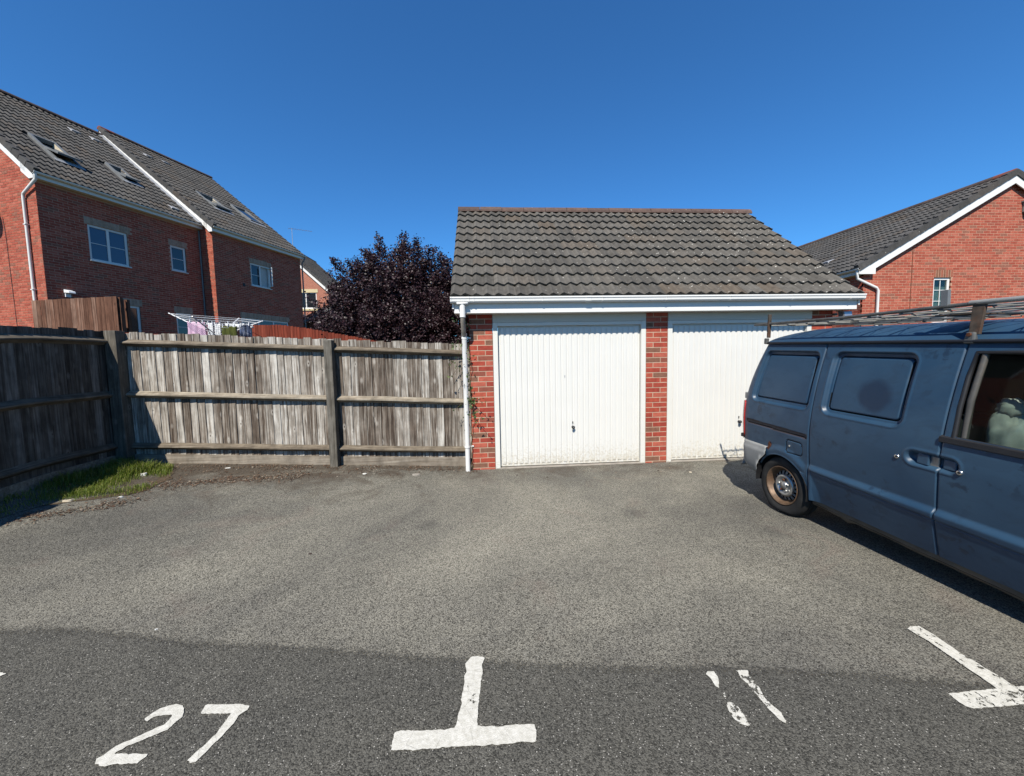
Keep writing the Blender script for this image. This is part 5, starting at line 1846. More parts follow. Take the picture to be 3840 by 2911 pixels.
    for i in range(n + 1):
        p = -0.52 + 2.8 * i / n
        pts.append((p, 0.118 + (0.05 * max(0, (-.4 - p) / .12) ** 2 if p < -.4 else 0), 1.722 - 0.0 * p))
    dg.path(pts, 0.013, 8)
    dg.build('drip_rail', 'gutter_black', body, smooth=True)
    dg = MB()
    dg.path([(p, VW - y, z) for p, y, z in pts], 0.013, 8)
    dg.build('drip_rail', 'gutter_black', body, smooth=True)
    # sills
    for yy, sg in ((0.0, 1), (VW, -1)):
        sl = MB()
        n = 30
        vs = []
        for i in range(n + 1):
            p = 0.235 + (FX - 0.33 - 0.235) * i / n
            y0 = inset(0.30)
            dn = 0.012 * mnoise.noise((p * 5, 2, 0)) + (-0.02 if 0.55 < p < 0.62 and sg > 0 else 0)
            vs += [(p, yy + sg * (y0 + 0.004), 0.270), (p, yy + sg * (y0 + 0.004), 0.235), (p, yy + sg * (y0 + 0.02), 0.203 + dn), (p, yy + sg * (y0 + 0.08), 0.196 + dn)]
        fs = [(i * 4 + k, i * 4 + 4 + k, i * 4 + 5 + k, i * 4 + 1 + k) for i in range(n) for k in range(3)]
        sl.add(vs, fs).build('sill', 'sill_dark', body, smooth=True)
    # underbody and wheel wells
    ub = MB()
    ub.box(0.28, FX - 0.36, 0.10, VW - 0.10, 0.22, 0.26)
    ub.box(-0.60, -0.40, 0.12, VW - 0.12, 0.30, 0.34)
    ub.build('underbody', 'dark_void', body)
    for cx in (AX, FX):
        for yy, sg in ((0.0, 1), (VW, -1)):
            ww = MB()
            n = 20
            vs = []
            for i in range(n + 1):
                a = R(-8) + R(196) * i / n
                for d in (0.012, 0.32):
                    vs.append((cx + (AR + 0.004) * math.cos(a), yy + sg * d, AZ + (AR + 0.004) * math.sin(a)))
            fs = [(2 * i, 2 * i + 1, 2 * i + 3, 2 * i + 2) for i in range(n)]
            fs.append(tuple(2 * i + 1 for i in range(n + 1)))
            ww.add(vs, fs).build('wheel_well', 'dark_void', body)
    # rolled lip round the visible arch
    lp = []
    for i in range(41):
        a = R(-6) + R(156) * i / 40
        x, z = AX + AR * math.cos(a), AZ + AR * math.sin(a)
        lp.append((x, side_y(x, z) + 0.006, z))
    MB().path(lp, 0.0085, 8).build('arch_lip', 'van_paint', body, smooth=True)
    # rust blister over the arch
    for (x, z, r_, m_) in ((-0.215, 0.672, 0.030, 'rust'), (-0.208, 0.690, 0.012, 'dark_void'), (-0.225, 0.645, 0.022, 'rust')):
        vs = []
        for k in range(14):
            a = 2 * math.pi * k / 14
            q = r_ * (0.75 + 0.5 * abs(mnoise.noise((x * 30 + math.cos(a), math.sin(a), 2))) + 0.3 * rnd.random())
            px, pz = x + q * math.cos(a) * 0.8, z + q * math.sin(a) * 1.1
            vs.append((px, side_y(px, pz) - (0.003 if m_ == 'rust' else 0.0045), pz))
        MB().add(vs, [tuple(range(14))]).build('rust_patch', m_, body)
    # rear bumper: wraps the corner and runs forward to the arch
    bp = MB()
    prof_h = [0.300, 0.330, 0.40, 0.48, 0.56, 0.592, 0.600, 0.625, 0.640, 0.645]
    prof_o = [0.045, 0.012, -0.012, -0.022, -0.026, -0.024, -0.016, -0.018, -0.008, 0.03]
    plan = []
    n1 = 16
    for i in range(n1 + 1):                       # along the side from the arch to the corner
        p = -0.245 - 0.375 * i / n1
        plan.append((p, max(0.0, 0.05 * max(0, (-0.52 - p) / 0.10) ** 2.2), 0, -1))
    for i in range(1, 9):
        a = math.pi / 2 * i / 8
        plan.append((-0.62 - 0.065 * math.sin(a), 0.05 + 0.07 * (1 - math.cos(a)), -math.sin(a), -math.cos(a)))
    for y in (0.5, VW / 2, VW - 0.5, VW - 0.21):
        plan.append((-0.70, y, -1, 0))
    vs = []
    for (p, y, nx, ny) in plan:
        for hh, oo in zip(prof_h, prof_o):
            x = p
            hz = hh
            if p > -0.46:                          # lower edge climbs and follows the arch
                low = 0.300 + max(0.0, (p + 0.46)) * -0.02
                hz = hh
                dx = math.hypot(p - AX, hh - AZ)
                if dx < AR + 0.012:
                    x = AX - math.sqrt(max(0.0, (AR + 0.012) ** 2 - (hh - AZ) ** 2))
            else:
                hz = hh + (0.03 if hh < 0.4 else 0) * min(1, (-0.46 - p) / 0.1)
            base = inset(max(hh, 0.5)) * 0.3
            vs.append((x + nx * -oo * 1.0 if nx else x, (y + base + oo) if ny and not nx else y - ny * oo * (1 if nx else 1) * (-1) if ny else y, hz))
    m_ = len(prof_h)
    fs = [(i * m_ + k, i * m_ + k + 1, (i + 1) * m_ + k + 1, (i + 1) * m_ + k) for i in range(len(plan) - 1) for k in range(m_ - 1)]
    fs = [f for f in fs]
    bo = bp.add(vs, fs).build('rear_bumper', 'bumper_grey', van, smooth=True)
    md = bo.modifiers.new('solid', 'SOLIDIFY')
    md.thickness = 0.006
    # tail lamp
    tl = MB()
    vs = []
    hs = [0.665, 0.70, 0.80, 0.90, 1.0, 1.05, 1.075]
    for q in hs:
        wd = 0.055 if 0.69 < q < 1.06 else 0.035
        for k in range(5):
            s = -0.660 + wd * (k / 4)
            t = max(0.0, (-0.30 - s) / 0.36)
            vs.append((s + t * s_rear(q) - (0.016 if k == 0 else 0.004), side_y(s, q, False) - 0.012 + (0.010 if k == 4 else 0), q))
        vs.append((-0.70, 0.20, q))
    m_ = 6
    fs = []
    for j in range(len(hs) - 1):
        for a, b_ in ((5, 0), (0, 1), (1, 2), (2, 3), (3, 4)):
            fs.append((j * m_ + a, j * m_ + b_, (j + 1) * m_ + b_, (j + 1) * m_ + a))
    tl.add(vs, fs)
    to = tl.build('tail_lamp', 'lamp_red', van, smooth=True)
    md = to.modifiers.new('solid', 'SOLIDIFY')
    md.thickness = 0.01
    MB().box(-0.690, -0.625, 0.040, 0.12, 0.648, 0.690).build('lamp_base', 'black_plastic', to, bevel=0.006)
    MB().box(-0.700, -0.652, 0.075, 0.13, 1.095, 1.165).build('tailgate_hinge', 'bumper_grey', body, bevel=0.006)
    # front bumper and lamps (beyond the picture)
    MB().box(2.95, 3.33, 0.06, VW - 0.06, 0.30, 0.55).build('front_bumper', 'bumper_grey', van, bevel=0.06, seg=4)
    for y in (0.22, VW - 0.5):
        MB().box(3.17, 3.345, y, y + 0.28, 0.68, 0.84).build('headlight', 'chrome', van, bevel=0.03)
    MB().hexa([(2.30, -0.16, 1.02), (2.38, -0.16, 1.02), (2.38, 0.0, 1.02), (2.30, 0.0, 1.02)], [(2.30, -0.17, 1.2), (2.36, -0.17, 1.2), (2.36, -0.0, 1.2), (2.30, -0.0, 1.2)]).build('mirror', 'black_plastic', van, bevel=0.02)

    # ---- wheels
    def wheel(cx, yy, sg, flat):
        TRr = 0.300
        wz = 0.283 if flat else 0.292
        # keep the tyre on the ground
        wo = VM @ Vector((cx, yy, 0))
        lift = (0.0 - wo.z) * 1.0
        c = Vector((cx, yy + sg * 0.035, wz + lift))

        def T(r_, t, a):
            x, z = r_ * math.cos(t), r_ * math.sin(t)
            y = a
            lim = -0.262 if flat else -0.283
            if z < lim:
                y = a + (-0.02 if a < 0.1 else 0.02) * min(1, (lim - z) / 0.03)
                z = lim
            elif flat and z < -0.2:
                y = a + (-0.018 if a < 0.1 else 0.018) * smooth01((-0.2 - z) / 0.06)
            return (c.x + x, c.y + sg * y, c.z + z)
        ty = MB()
        ty.lathe([(0.188, 0.018), (0.20, 0.006), (0.225, -0.004), (0.255, -0.004), (0.278, 0.010), (0.290, 0.03), (TRr, 0.05), (TRr, 0.07), (TRr - 0.008, 0.072), (TRr - 0.008, 0.078), (TRr, 0.08), (TRr, 0.115), (TRr - 0.008, 0.117), (TRr - 0.008, 0.123), (TRr, 0.125), (TRr, 0.15), (0.285, 0.175), (0.25, 0.195), (0.2, 0.18)], T, 56)
        w_ = thing_part('wheel', van)
        t_ = ty.build('tyre', 'tyre_rubber', w_, smooth=True)

        def Q(r_, t, a):
            return (c.x + r_ * math.cos(t), c.y + sg * a, c.z + r_ * math.sin(t))
        rim = MB()
        rim.lathe([(0.196, 0.006), (0.194, 0.0), (0.186, 0.004), (0.180, 0.018), (0.172, 0.03), (0.166, 0.075), (0.158, 0.078)], Q, 48)
        rim.lathe([(0.158, 0.078), (0.150, 0.066), (0.146, 0.064)], Q, 48, 0)
        rim.build('rim', 'rim_rust', w_, smooth=True)
        dsk = MB()
        nv = 18
        # ring with slots: alternate spokes
        for k in range(nv):
            a0, a1 = 2 * math.pi * (k + 0.22) / nv, 2 * math.pi * (k + 0.78) / nv
            pts_ = [Q(0.147, a0, 0.064), Q(0.147, a1, 0.064), Q(0.112, a1, 0.050), Q(0.112, a0, 0.050)]
            dsk.add(pts_, [(0, 1, 2, 3)])
        dsk.build('slotted_ring', 'frame_grey', w_)
        MB().lathe([(0.0, 0.098), (0.15, 0.098)], Q, 32).build('brake_drum', 'dark_void', w_)
        hb = MB()
        hb.lathe([(0.114, 0.052), (0.112, 0.040), (0.104, 0.030), (0.090, 0.027), (0.078, 0.036), (0.070, 0.046), (0.04, 0.048), (0.038, 0.030), (0.034, 0.022), (0.0, 0.020)], Q, 40)
        hb.build('hub', 'hub_steel', w_, smooth=True)
        for k in range(5):
            a = 2 * math.pi * k / 5 + 0.4
            cc = Vector(Q(0.056, a, 0))

            def NQ(r_, t, ax):
                return (cc.x + r_ * math.cos(t), cc.y + sg * ax, cc.z + r_ * math.sin(t))
            MB().lathe([(0.0, 0.018), (0.008, 0.02), (0.0115, 0.026), (0.0115, 0.05)], NQ, 6).build('wheel_nut', 'rust' if k % 2 else 'hub_steel', w_)

    def thing_part(name, parent):
        o = bpy.data.objects.new(name, None)
        COL.objects.link(o)
        o.empty_display_size = 0.1
        o.parent = parent
        return o

    wheel(AX, 0.0, 1, True)
    wheel(AX, VW, -1, False)
    wheel(FX, 0.0, 1, False)
    wheel(FX, VW, -1, False)

    # ---- roof rack
    rk = thing_part('roof_rack', van)
    yl, yr = 0.155, VW - 0.155
    hr = 1.935
    for y in (yl, yr):
        MB().path([(-0.70, y, hr - 0.006), (0.3, y, hr), (1.24, y, hr + 0.028)], 0.0135, 10).build('side_rail', 'steel_galv', rk, smooth=True)
        MB().path([(1.20, y, hr + 0.034), (2.0, y, hr + 0.036), (2.25, y, hr + 0.03)], 0.016, 10).build('side_rail', 'rack_rail_bright', rk, smooth=True)
        # rear upright, taller than the rail
        MB().box(-0.50, -0.476, y - 0.016, y + 0.016, 1.78, 2.03).build('upright', 'rack_rusty', rk, bevel=0.005)
        MB().box(-0.505, -0.465, y - 0.040, y - 0.008, 1.712, 1.775).build('clamp', 'steel_galv', rk, bevel=0.008)
        # front plate upright with clamp and bolt
        MB().hexa([(1.222, y - 0.024, 1.765), (1.278, y - 0.024, 1.765), (1.278, y - 0.004, 1.765), (1.222, y - 0.004, 1.765)], [(1.216, y - 0.006, 1.955), (1.282, y - 0.006, 1.955), (1.282, y + 0.012, 1.955), (1.216, y + 0.012, 1.955)]).build('upright', 'rack_rusty', rk, bevel=0.004)
        cl = MB().hexa([(1.212, y - 0.050, 1.708), (1.276, y - 0.050, 1.708), (1.276, y - 0.012, 1.708), (1.212, y - 0.012, 1.708)], [(1.222, y - 0.040, 1.782), (1.266, y - 0.040, 1.782), (1.266, y - 0.016, 1.782), (1.222, y - 0.016, 1.782)]).build('clamp', 'steel_galv', rk, bevel=0.010)
        MB().path([(1.243, y - 0.052, 1.765), (1.243, y - 0.03, 1.765)], 0.012, 8).build('bolt', 'rust', rk)
        MB().hexa([(1.048, y - .012, hr + .03), (1.088, y - .012, hr + .03), (1.088, y + .012, hr + .03), (1.048, y + .012, hr + .03)], [(1.042, y - .012, hr + .135), (1.082, y - .012, hr + .135), (1.082, y + .012, hr + .135), (1.042, y + .012, hr + .135)]).build('upright_stop', 'frame_grey', rk)
    n = 13
    for i in range(n):
        s = -0.62 + i * 0.235
        hh = hr - 0.014 + 0.03 * smooth01((s - 0.3) / 1.0)
        MB().path([(s, yl, hh), (s, VW / 2, hh + 0.004), (s, yr, hh)], 0.0085, 6).build('cross_bar', 'steel_galv', rk)
    for y in (0.38, 0.62, 0.83, 1.04, 1.28):
        MB().path([(-0.66, y, hr - 0.008), (0.3, y, hr - 0.004), (1.24, y, hr + 0.024), (2.2, y, hr + 0.024)], 0.0065, 6).build('long_bar', 'rack_rail_bright', rk)
    # zig-zag wire tray under the rails
    for y0, y1 in ((yl + 0.01, 0.36), (0.40, 0.60), (yr - 0.01, 1.30)):
        pts = []
        for i in range(26):
            s = -0.60 + i * 0.112
            pts.append((s, y0 if i % 2 else y1, hr - 0.026 + 0.03 * smooth01((s - 0.3) / 1.0)))
        MB().path(pts, 0.005, 5).build('zigzag_wire', 'steel_galv', rk)
    MB().box(0.98, 1.18, 0.20, 0.46, hr - 0.035, hr - 0.028).build('tray_plate', 'rack_rusty', rk)

    # ---- inside the cab
    ins = MB()
    ins.box(1.0, 1.03, 0.16, VW - 0.16, 0.5, 1.68)
    ins.box(1.03, 2.6, 0.10, VW - 0.10, 0.48, 0.50)
    ins.box(1.04, 2.2, 0.18, VW - 0.18, 1.70, 1.712)
    ins.box(2.62, 2.9, 0.14, VW - 0.14, 0.9, 1.06)
    ins.build('cab_lining', 'dark_void', body)
    for y in (0.16, 0.98):
        st = MB()
        st.hexa([(1.12, y, 0.8), (1.26, y, 0.8), (1.26, y + 0.48, 0.8), (1.12, y + 0.48, 0.8)], [(1.05, y + .03, 1.22), (1.15, y + .03, 1.22), (1.15, y + 0.45, 1.22), (1.05, y + 0.45, 1.22)])
        st.box(1.2, 1.68, y, y + 0.48, 0.66, 0.80)
        st.build('seat', 'seat_cloth', van, bevel=0.04, seg=3)
    return van


van = make_van()


def lump(c, r, seed, amp, n=18, m=14, sq=1.0, crease=4.0):
    mb = MB()
    vs = []
    for j in range(m + 1):
        th = math.pi * j / m
        for i in range(n):
            ph = 2 * math.pi * i / n
            d = Vector((math.sin(th) * math.cos(ph), math.sin(th) * math.sin(ph), math.cos(th)))
            k = 1 + amp * mnoise.noise(d * 1.7 + Vector((seed, 0, 0))) + amp * 0.7 * abs(mnoise.noise(d * crease + Vector((0, seed, 0))))
            vs.append((c[0] + d.x * r[0] * k, c[1] + d.y * r[1] * k, c[2] + d.z * r[2] * k))
    fs = [(j * n + i, j * n + (i + 1) % n, (j + 1) * n + (i + 1) % n, (j + 1) * n + i) for j in range(m) for i in range(n)]
    fs = [tuple(reversed(f)) for f in fs]
    return mb.add(vs, fs)


bagt = thing('bag', 'crumpled white bag behind the side window of the blue van', 'bag', mat=VM @ Matrix.Translation((1.40, 0.26, 0.80)))
lump((0, 0.0, 0.24), (0.10, 0.10, 0.24), 3.3, 0.34, 40, 30, crease=5.5).build('sack', 'bag_white', bagt, smooth=True)
lump((-0.01, 0.0, 0.50), (0.06, 0.06, 0.06), 8.1, 0.4, 26, 18, crease=6).build('sack_neck', 'bag_white', bagt, smooth=True)
b2 = thing('bag', 'small dark green bag beside the white bag in the van', 'bag', mat=VM @ Matrix.Translation((1.36, 0.47, 1.10)))
lump((0, 0, 0.12), (0.10, 0.1, 0.12), 1.3, 0.4, 26, 20, crease=6).build('sack', 'bag_green', b2, smooth=True)


# ================================================================== PLANTS
def make_tree():
    t = thing('plum_tree', 'dark purple leaved plum tree rising behind the fence beside the garage', 'tree', (-1.75, 4.25, 0.25))
    O = Vector((-1.75, 4.25, 0.25))
    L = lambda p: tuple(Vector(p) - O)
    lobes = [((-1.98, 4.31, 3.70), 0.72, 0.76), ((-1.30, 4.36, 3.58), 0.72, 0.74), ((-2.55, 4.1, 3.40), 0.66, 0.62), ((-1.92, 3.95, 3.10), 0.95, 0.70), ((-1.1, 4.5, 3.35), 0.78, 0.75), ((-3.08, 3.8, 2.62), 0.60, 0.55), ((-2.37, 3.55, 2.45), 0.80, 0.60), ((-1.52, 3.45, 2.30), 0.85, 0.62), ((-0.85, 3.8, 2.45), 0.70, 0.70), ((-3.25, 3.7, 2.05), 0.52, 0.50), ((-0.60, 4.5, 3.25), 0.6, 0.65), ((-2.0, 4.8, 2.9), 1.2, 1.0), ((-0.50, 4.0, 2.15), 0.62, 0.75), ((-0.75, 4.9, 2.3), 0.8, 0.9), ((-1.2, 3.3, 1.6), 0.9, 0.5), ((-2.6, 3.4, 1.6), 0.9, 0.5)]
    tr = MB()
    tr.path([L((-1.75, 4.3, 0.1)), L((-1.72, 4.28, 0.7)), L((-1.80, 4.27, 1.35)), L((-1.85, 4.2, 2.0))], [0.13, 0.11, 0.10, 0.075], 12)
    tr.build('trunk', 'bark_dark', t, smooth=True)
    leaves = MB()
    r2 = random.Random(21)

    def leaf(p, s):
        d = Vector((r2.gauss(0, 1), r2.gauss(0, 1), r2.gauss(0, 0.6) - 0.2)).normalized()
        n_ = Vector((r2.gauss(0, 0.7), r2.gauss(0, 0.7) - 0.25, r2.gauss(0, 0.5) + 0.6)).normalized()
        w_ = d.cross(n_)
        if w_.length < 1e-3:
            return
        w_.normalize()
        a, b = d * s, w_ * s * 0.36
        k = len(leaves.v)
        leaves.v += [tuple(p), tuple(p + a * 0.5 + b), tuple(p + a), tuple(p + a * 0.5 - b)]
        leaves.f.append((k, k + 1, k + 2, k + 3))
        leaves.mi.append(0)
    for c, rr, rh in lobes:
        c = Vector(c)
        mid = Vector((-1.8, 4.2, 1.9))
        bend = mid.lerp(c, 0.5) + Vector((r2.gauss(0, .08), r2.gauss(0, .08), -0.12))
        MB().path([L(mid), L(bend), L(c)], [0.06, 0.04, 0.018], 7).build('branch', 'bark_dark', t, smooth=True)
        for _ in range(int(2600 * rr * rr * rh) + 300):
            d = Vector((r2.gauss(0, 0.42), r2.gauss(0, 0.42), r2.gauss(0, 0.42)))
            if d.length < 0.95:
                leaf(c + Vector((d.x * rr, d.y * rr, d.z * rh)) - O, r2.uniform(0.05, 0.09))
        ncl = int(92 * (rr * rr * rh) ** 0.6) + 26
        for _ in range(ncl):
            while True:
                d = Vector((r2.uniform(-1, 1), r2.uniform(-1, 1), r2.uniform(-1, 1)))
                if 0.1 < d.length < 1:
                    break
            rad = d.length ** 0.45
            d.normalize()
            q = c + Vector((d.x * rr, d.y * rr, d.z * rh)) * rad
            # a twig of leaves pointing outwards
            out = (d + Vector((0, 0, 0.55))).normalized()
            tl = r2.uniform(0.10, 0.32) * (1.25 if d.z > 0.3 else 1.0)
            for k in range(int(r2.uniform(85, 150))):
                tt = r2.random()
                sp = 0.085 * (1.15 - 0.75 * tt)
                p = q + out * tl * tt + Vector((r2.gauss(0, sp), r2.gauss(0, sp), r2.gauss(0, sp)))
                leaf(p - O, r2.uniform(0.032, 0.062))
    # leggy shoots standing above the crown
    for (x, y, z, h) in ((-2.2, 4.3, 4.28, 0.22), (-1.72, 4.32, 4.22, 0.28), (-1.0, 4.4, 4.0, 0.34), (-1.3, 4.4, 4.05, 0.25)):
        for k in range(95):
            tt = r2.random()
            p = Vector((x + r2.gauss(0, 0.05 * (1.2 - tt)) + 0.05 * tt, y + r2.gauss(0, 0.05), z + h * tt - 0.1))
            leaf(p - O, r2.uniform(0.032, 0.06))
    leaves.build('crown', 'plum_leaf', t)


make_tree()


def make_ivy():
    iv = thing('ivy', 'ivy climbing the white downpipe between the fence and the garage', 'ivy', (-0.03, -0.02, 0.0))
    O = Vector((-0.03, -0.02, 0))
    r2 = random.Random(5)
    stems = []
    for k, (x0, z1) in enumerate(((0.0, 2.3), (-0.02, 1.9), (0.03, 1.35))):
        pts = []
        z = 0.0
        while z < z1:
            pts.append((x0 + 0.035 * math.sin(z * 5 + k * 2) + r2.gauss(0, 0.008), 0.0 - 0.03 * math.cos(z * 4 + k), z))
            z += 0.08
        stems.append(pts)
        MB().path(pts, 0.004, 5).build('stem', 'ivy_stem', iv)
    side = [[(-0.03, 0.0, 1.62), (-0.12, 0.05, 1.66), (-0.22, 0.06, 1.60), (-0.30, 0.05, 1.50)], [(-0.05, 0.03, 1.45), (-0.16, 0.06, 1.50), (-0.24, 0.06, 1.38)], [(-0.02, 0, 1.80), (-0.12, 0.04, 1.86), (-0.20, 0.03, 1.84)], [(0.0, 0, 2.12), (-0.08, 0, 2.20), (-0.15, 0, 2.18)], [(0.03, -0.02, 1.02), (0.10, -0.14, 1.06), (0.18, -0.22, 1.04)], [(0.0, 0.0, 0.98), (-0.10, 0.04, 1.0), (-0.2, 0.05, 0.9)], [(0.0, 0.0, 0.9), (0.10, -0.18, 0.86), (0.20, -0.26, 0.80)]]
    for pts in side:
        MB().path(pts, 0.003, 5).build('stem', 'ivy_stem', iv)
        stems.append(pts)
    # heart-shaped leaf, slightly folded
    lm = MB().add([(0, 0, 0), (0.45, 0.30, 0.10), (0.55, 0.0, 0.0), (0.45, -0.30, 0.10), (1.0, 0, -0.06), (-0.12, 0.26, 0.06), (-0.12, -0.26, 0.06)], [(0, 5, 1, 2), (0, 2, 3, 6), (2, 1, 4), (2, 4, 3)]).mesh('leaf', 'ivy_leaf')
    n = 0
    for si, pts in enumerate(stems):
        m_ = 46 if si < 3 else 16
        for k in range(m_):
            i = r2.randrange(len(pts))
            p = Vector(pts[i])
            if si < 3 and (p.z < 0.55 and r2.random() < 0.8 or 1.95 < p.z and r2.random() < 0.5):
                continue
            p += Vector((r2.gauss(0, 0.03), r2.gauss(-0.02, 0.03), r2.gauss(0, 0.03)))
            p.y = min(p.y, 0.10)
            s = r2.uniform(0.022, 0.052)
            ob('leaf', lm, iv, tuple(p), (R(90) + r2.gauss(0, 0.6), r2.gauss(0, 0.8), r2.uniform(0, 6.28)), (s, s, s))
            n += 1


make_ivy()

GRASS_POLY = [(-4.96, -3.0), (-4.60, -1.75), (-4.56, -1.5), (-4.47, -1.32), (-4.1, -1.18), (-3.83, -1.08), (-3.74, -0.92), (-3.80, -0.5), (-4.05, -0.15), (-4.25, 0.15), (-4.98, 0.15), (-4.98, -3.0)]


def inpoly(x, y, P):
    c = False
    for i in range(len(P)):
        (x0, y0), (x1, y1) = P[i], P[(i + 1) % len(P)]
        if (y0 > y) != (y1 > y) and x < (x1 - x0) * (y - y0) / (y1 - y0) + x0:
            c = not c
    return c


def make_verge():
    # bare soil under the grass
    pts = []
    n = len(GRASS_POLY)
    for i in range(n):
        a, b = Vector(GRASS_POLY[i]), Vector(GRASS_POLY[(i + 1) % n])
        for t in range(14):
            q = a.lerp(b, t / 14)
            j = 0.05 if -4.95 < q.x else 0
            q += Vector((mnoise.noise((q.x * 5, q.y * 5, 1)), mnoise.noise((q.x * 5, q.y * 5, 4)))) * j
            pts.append((q.x, q.y, zg(q.x, q.y) + 0.005))
    area = sum(pts[i][0] * pts[(i + 1) % len(pts)][1] - pts[(i + 1) % len(pts)][0] * pts[i][1] for i in range(len(pts)))
    if area < 0:
        pts.reverse()
    v = MB().add(pts, [tuple(range(len(pts)))]).build('verge', 'soil')
    v['kind'] = 'structure'
    r2 = random.Random(3)
    g = MB()
    cnt = 0
    while cnt < 9000:
        x, y = r2.uniform(-4.97, -3.7), r2.uniform(-3.0, 0.12)
        if not inpoly(x, y, GRASS_POLY):
            continue
        dens = mnoise.noise((x * 2.6, y * 2.6, 5)) * 1.2 + 0.42
        edge = 1.0 if inpoly(x + 0.10, y - 0.07, GRASS_POLY) else 0.35
        if r2.random() > dens * edge:
            continue
        cnt += 1
        long_ = 1.9 if (y > -0.55 and x < -4.25) or x < -4.7 else 1.0
        h = r2.uniform(0.02, 0.070) * (0.55 + dens) * long_ * (0.5 + 0.5 * edge)
        a = r2.uniform(0, 6.28)
        ln = Vector((math.cos(a), math.sin(a), 0)) * h * r2.uniform(0.15, 0.9)
        wv = Vector((-math.sin(a), math.cos(a), 0)) * r2.uniform(0.0016, 0.0032)
        b = Vector((x, y, zg(x, y) + 0.003))
        m1 = b + ln * 0.35 + Vector((0, 0, h * 0.62))
        tp = b + ln + Vector((0, 0, h * (0.95 if r2.random() < 0.7 else 0.7)))
        k = len(g.v)
        g.v += [tuple(b - wv), tuple(b + wv), tuple(m1 + wv * 0.8), tuple(m1 - wv * 0.8), tuple(tp)]
        g.f += [(k, k + 1, k + 2, k + 3), (k + 3, k + 2, k + 4)]
        g.mi += [0, 0]
    o = g.build('grass', 'grass_blade')
    o['kind'] = 'stuff'
    o['label'] = 'green grass growing along the foot of the shaded fence'
    # dead leaves, seed husks and crumbs of moss drifted along the fence foot
    d = MB()
    cnt = 0
    while cnt < 5200:
        q = r2.random()
        if q < 0.40:
            x = r2.uniform(-4.2, 0.1)
            y = 0.17 - abs(r2.gauss(0, 0.20))
        elif q < 0.78:
            t = r2.random()
            x, y = -3.95 + 1.75 * t + r2.gauss(0, .09), -0.82 + 0.52 * t + r2.gauss(0, 0.13)
        elif q < 0.93:
            t = r2.random()
            x, y = -4.5 + 0.9 * t + r2.gauss(0, .05), -1.62 + 0.45 * t + r2.gauss(0, 0.09)
        else:
            x, y = r2.uniform(-4, 3), -abs(r2.gauss(0, 0.35)) - 0.02
        if mnoise.noise((x * 3, y * 5, 2)) < -0.12 and r2.random() < 0.8:
            continue
        cnt += 1
        s = r2.uniform(0.004, 0.018)
        a = r2.uniform(0, 6.28)
        u = Vector((math.cos(a), math.sin(a), r2.gauss(0, 0.15))) * s
        v_ = Vector((-math.sin(a), math.cos(a), r2.gauss(0, 0.3))) * s * r2.uniform(0.2, 0.6)
        c = Vector((x, y, zg(x, y) + 0.007 + s * 0.25))
        k = len(d.v)
        d.v += [tuple(c - u), tuple(c + v_), tuple(c + u), tuple(c - v_)]
        d.f.append((k, k + 1, k + 2, k + 3))
        d.mi.append(0)
    o = d.build('leaf_litter', 'dead_leaf')
    o['kind'] = 'stuff'
    o['label'] = 'dry brown leaf litter drifted along the foot of the fence'


make_verge()


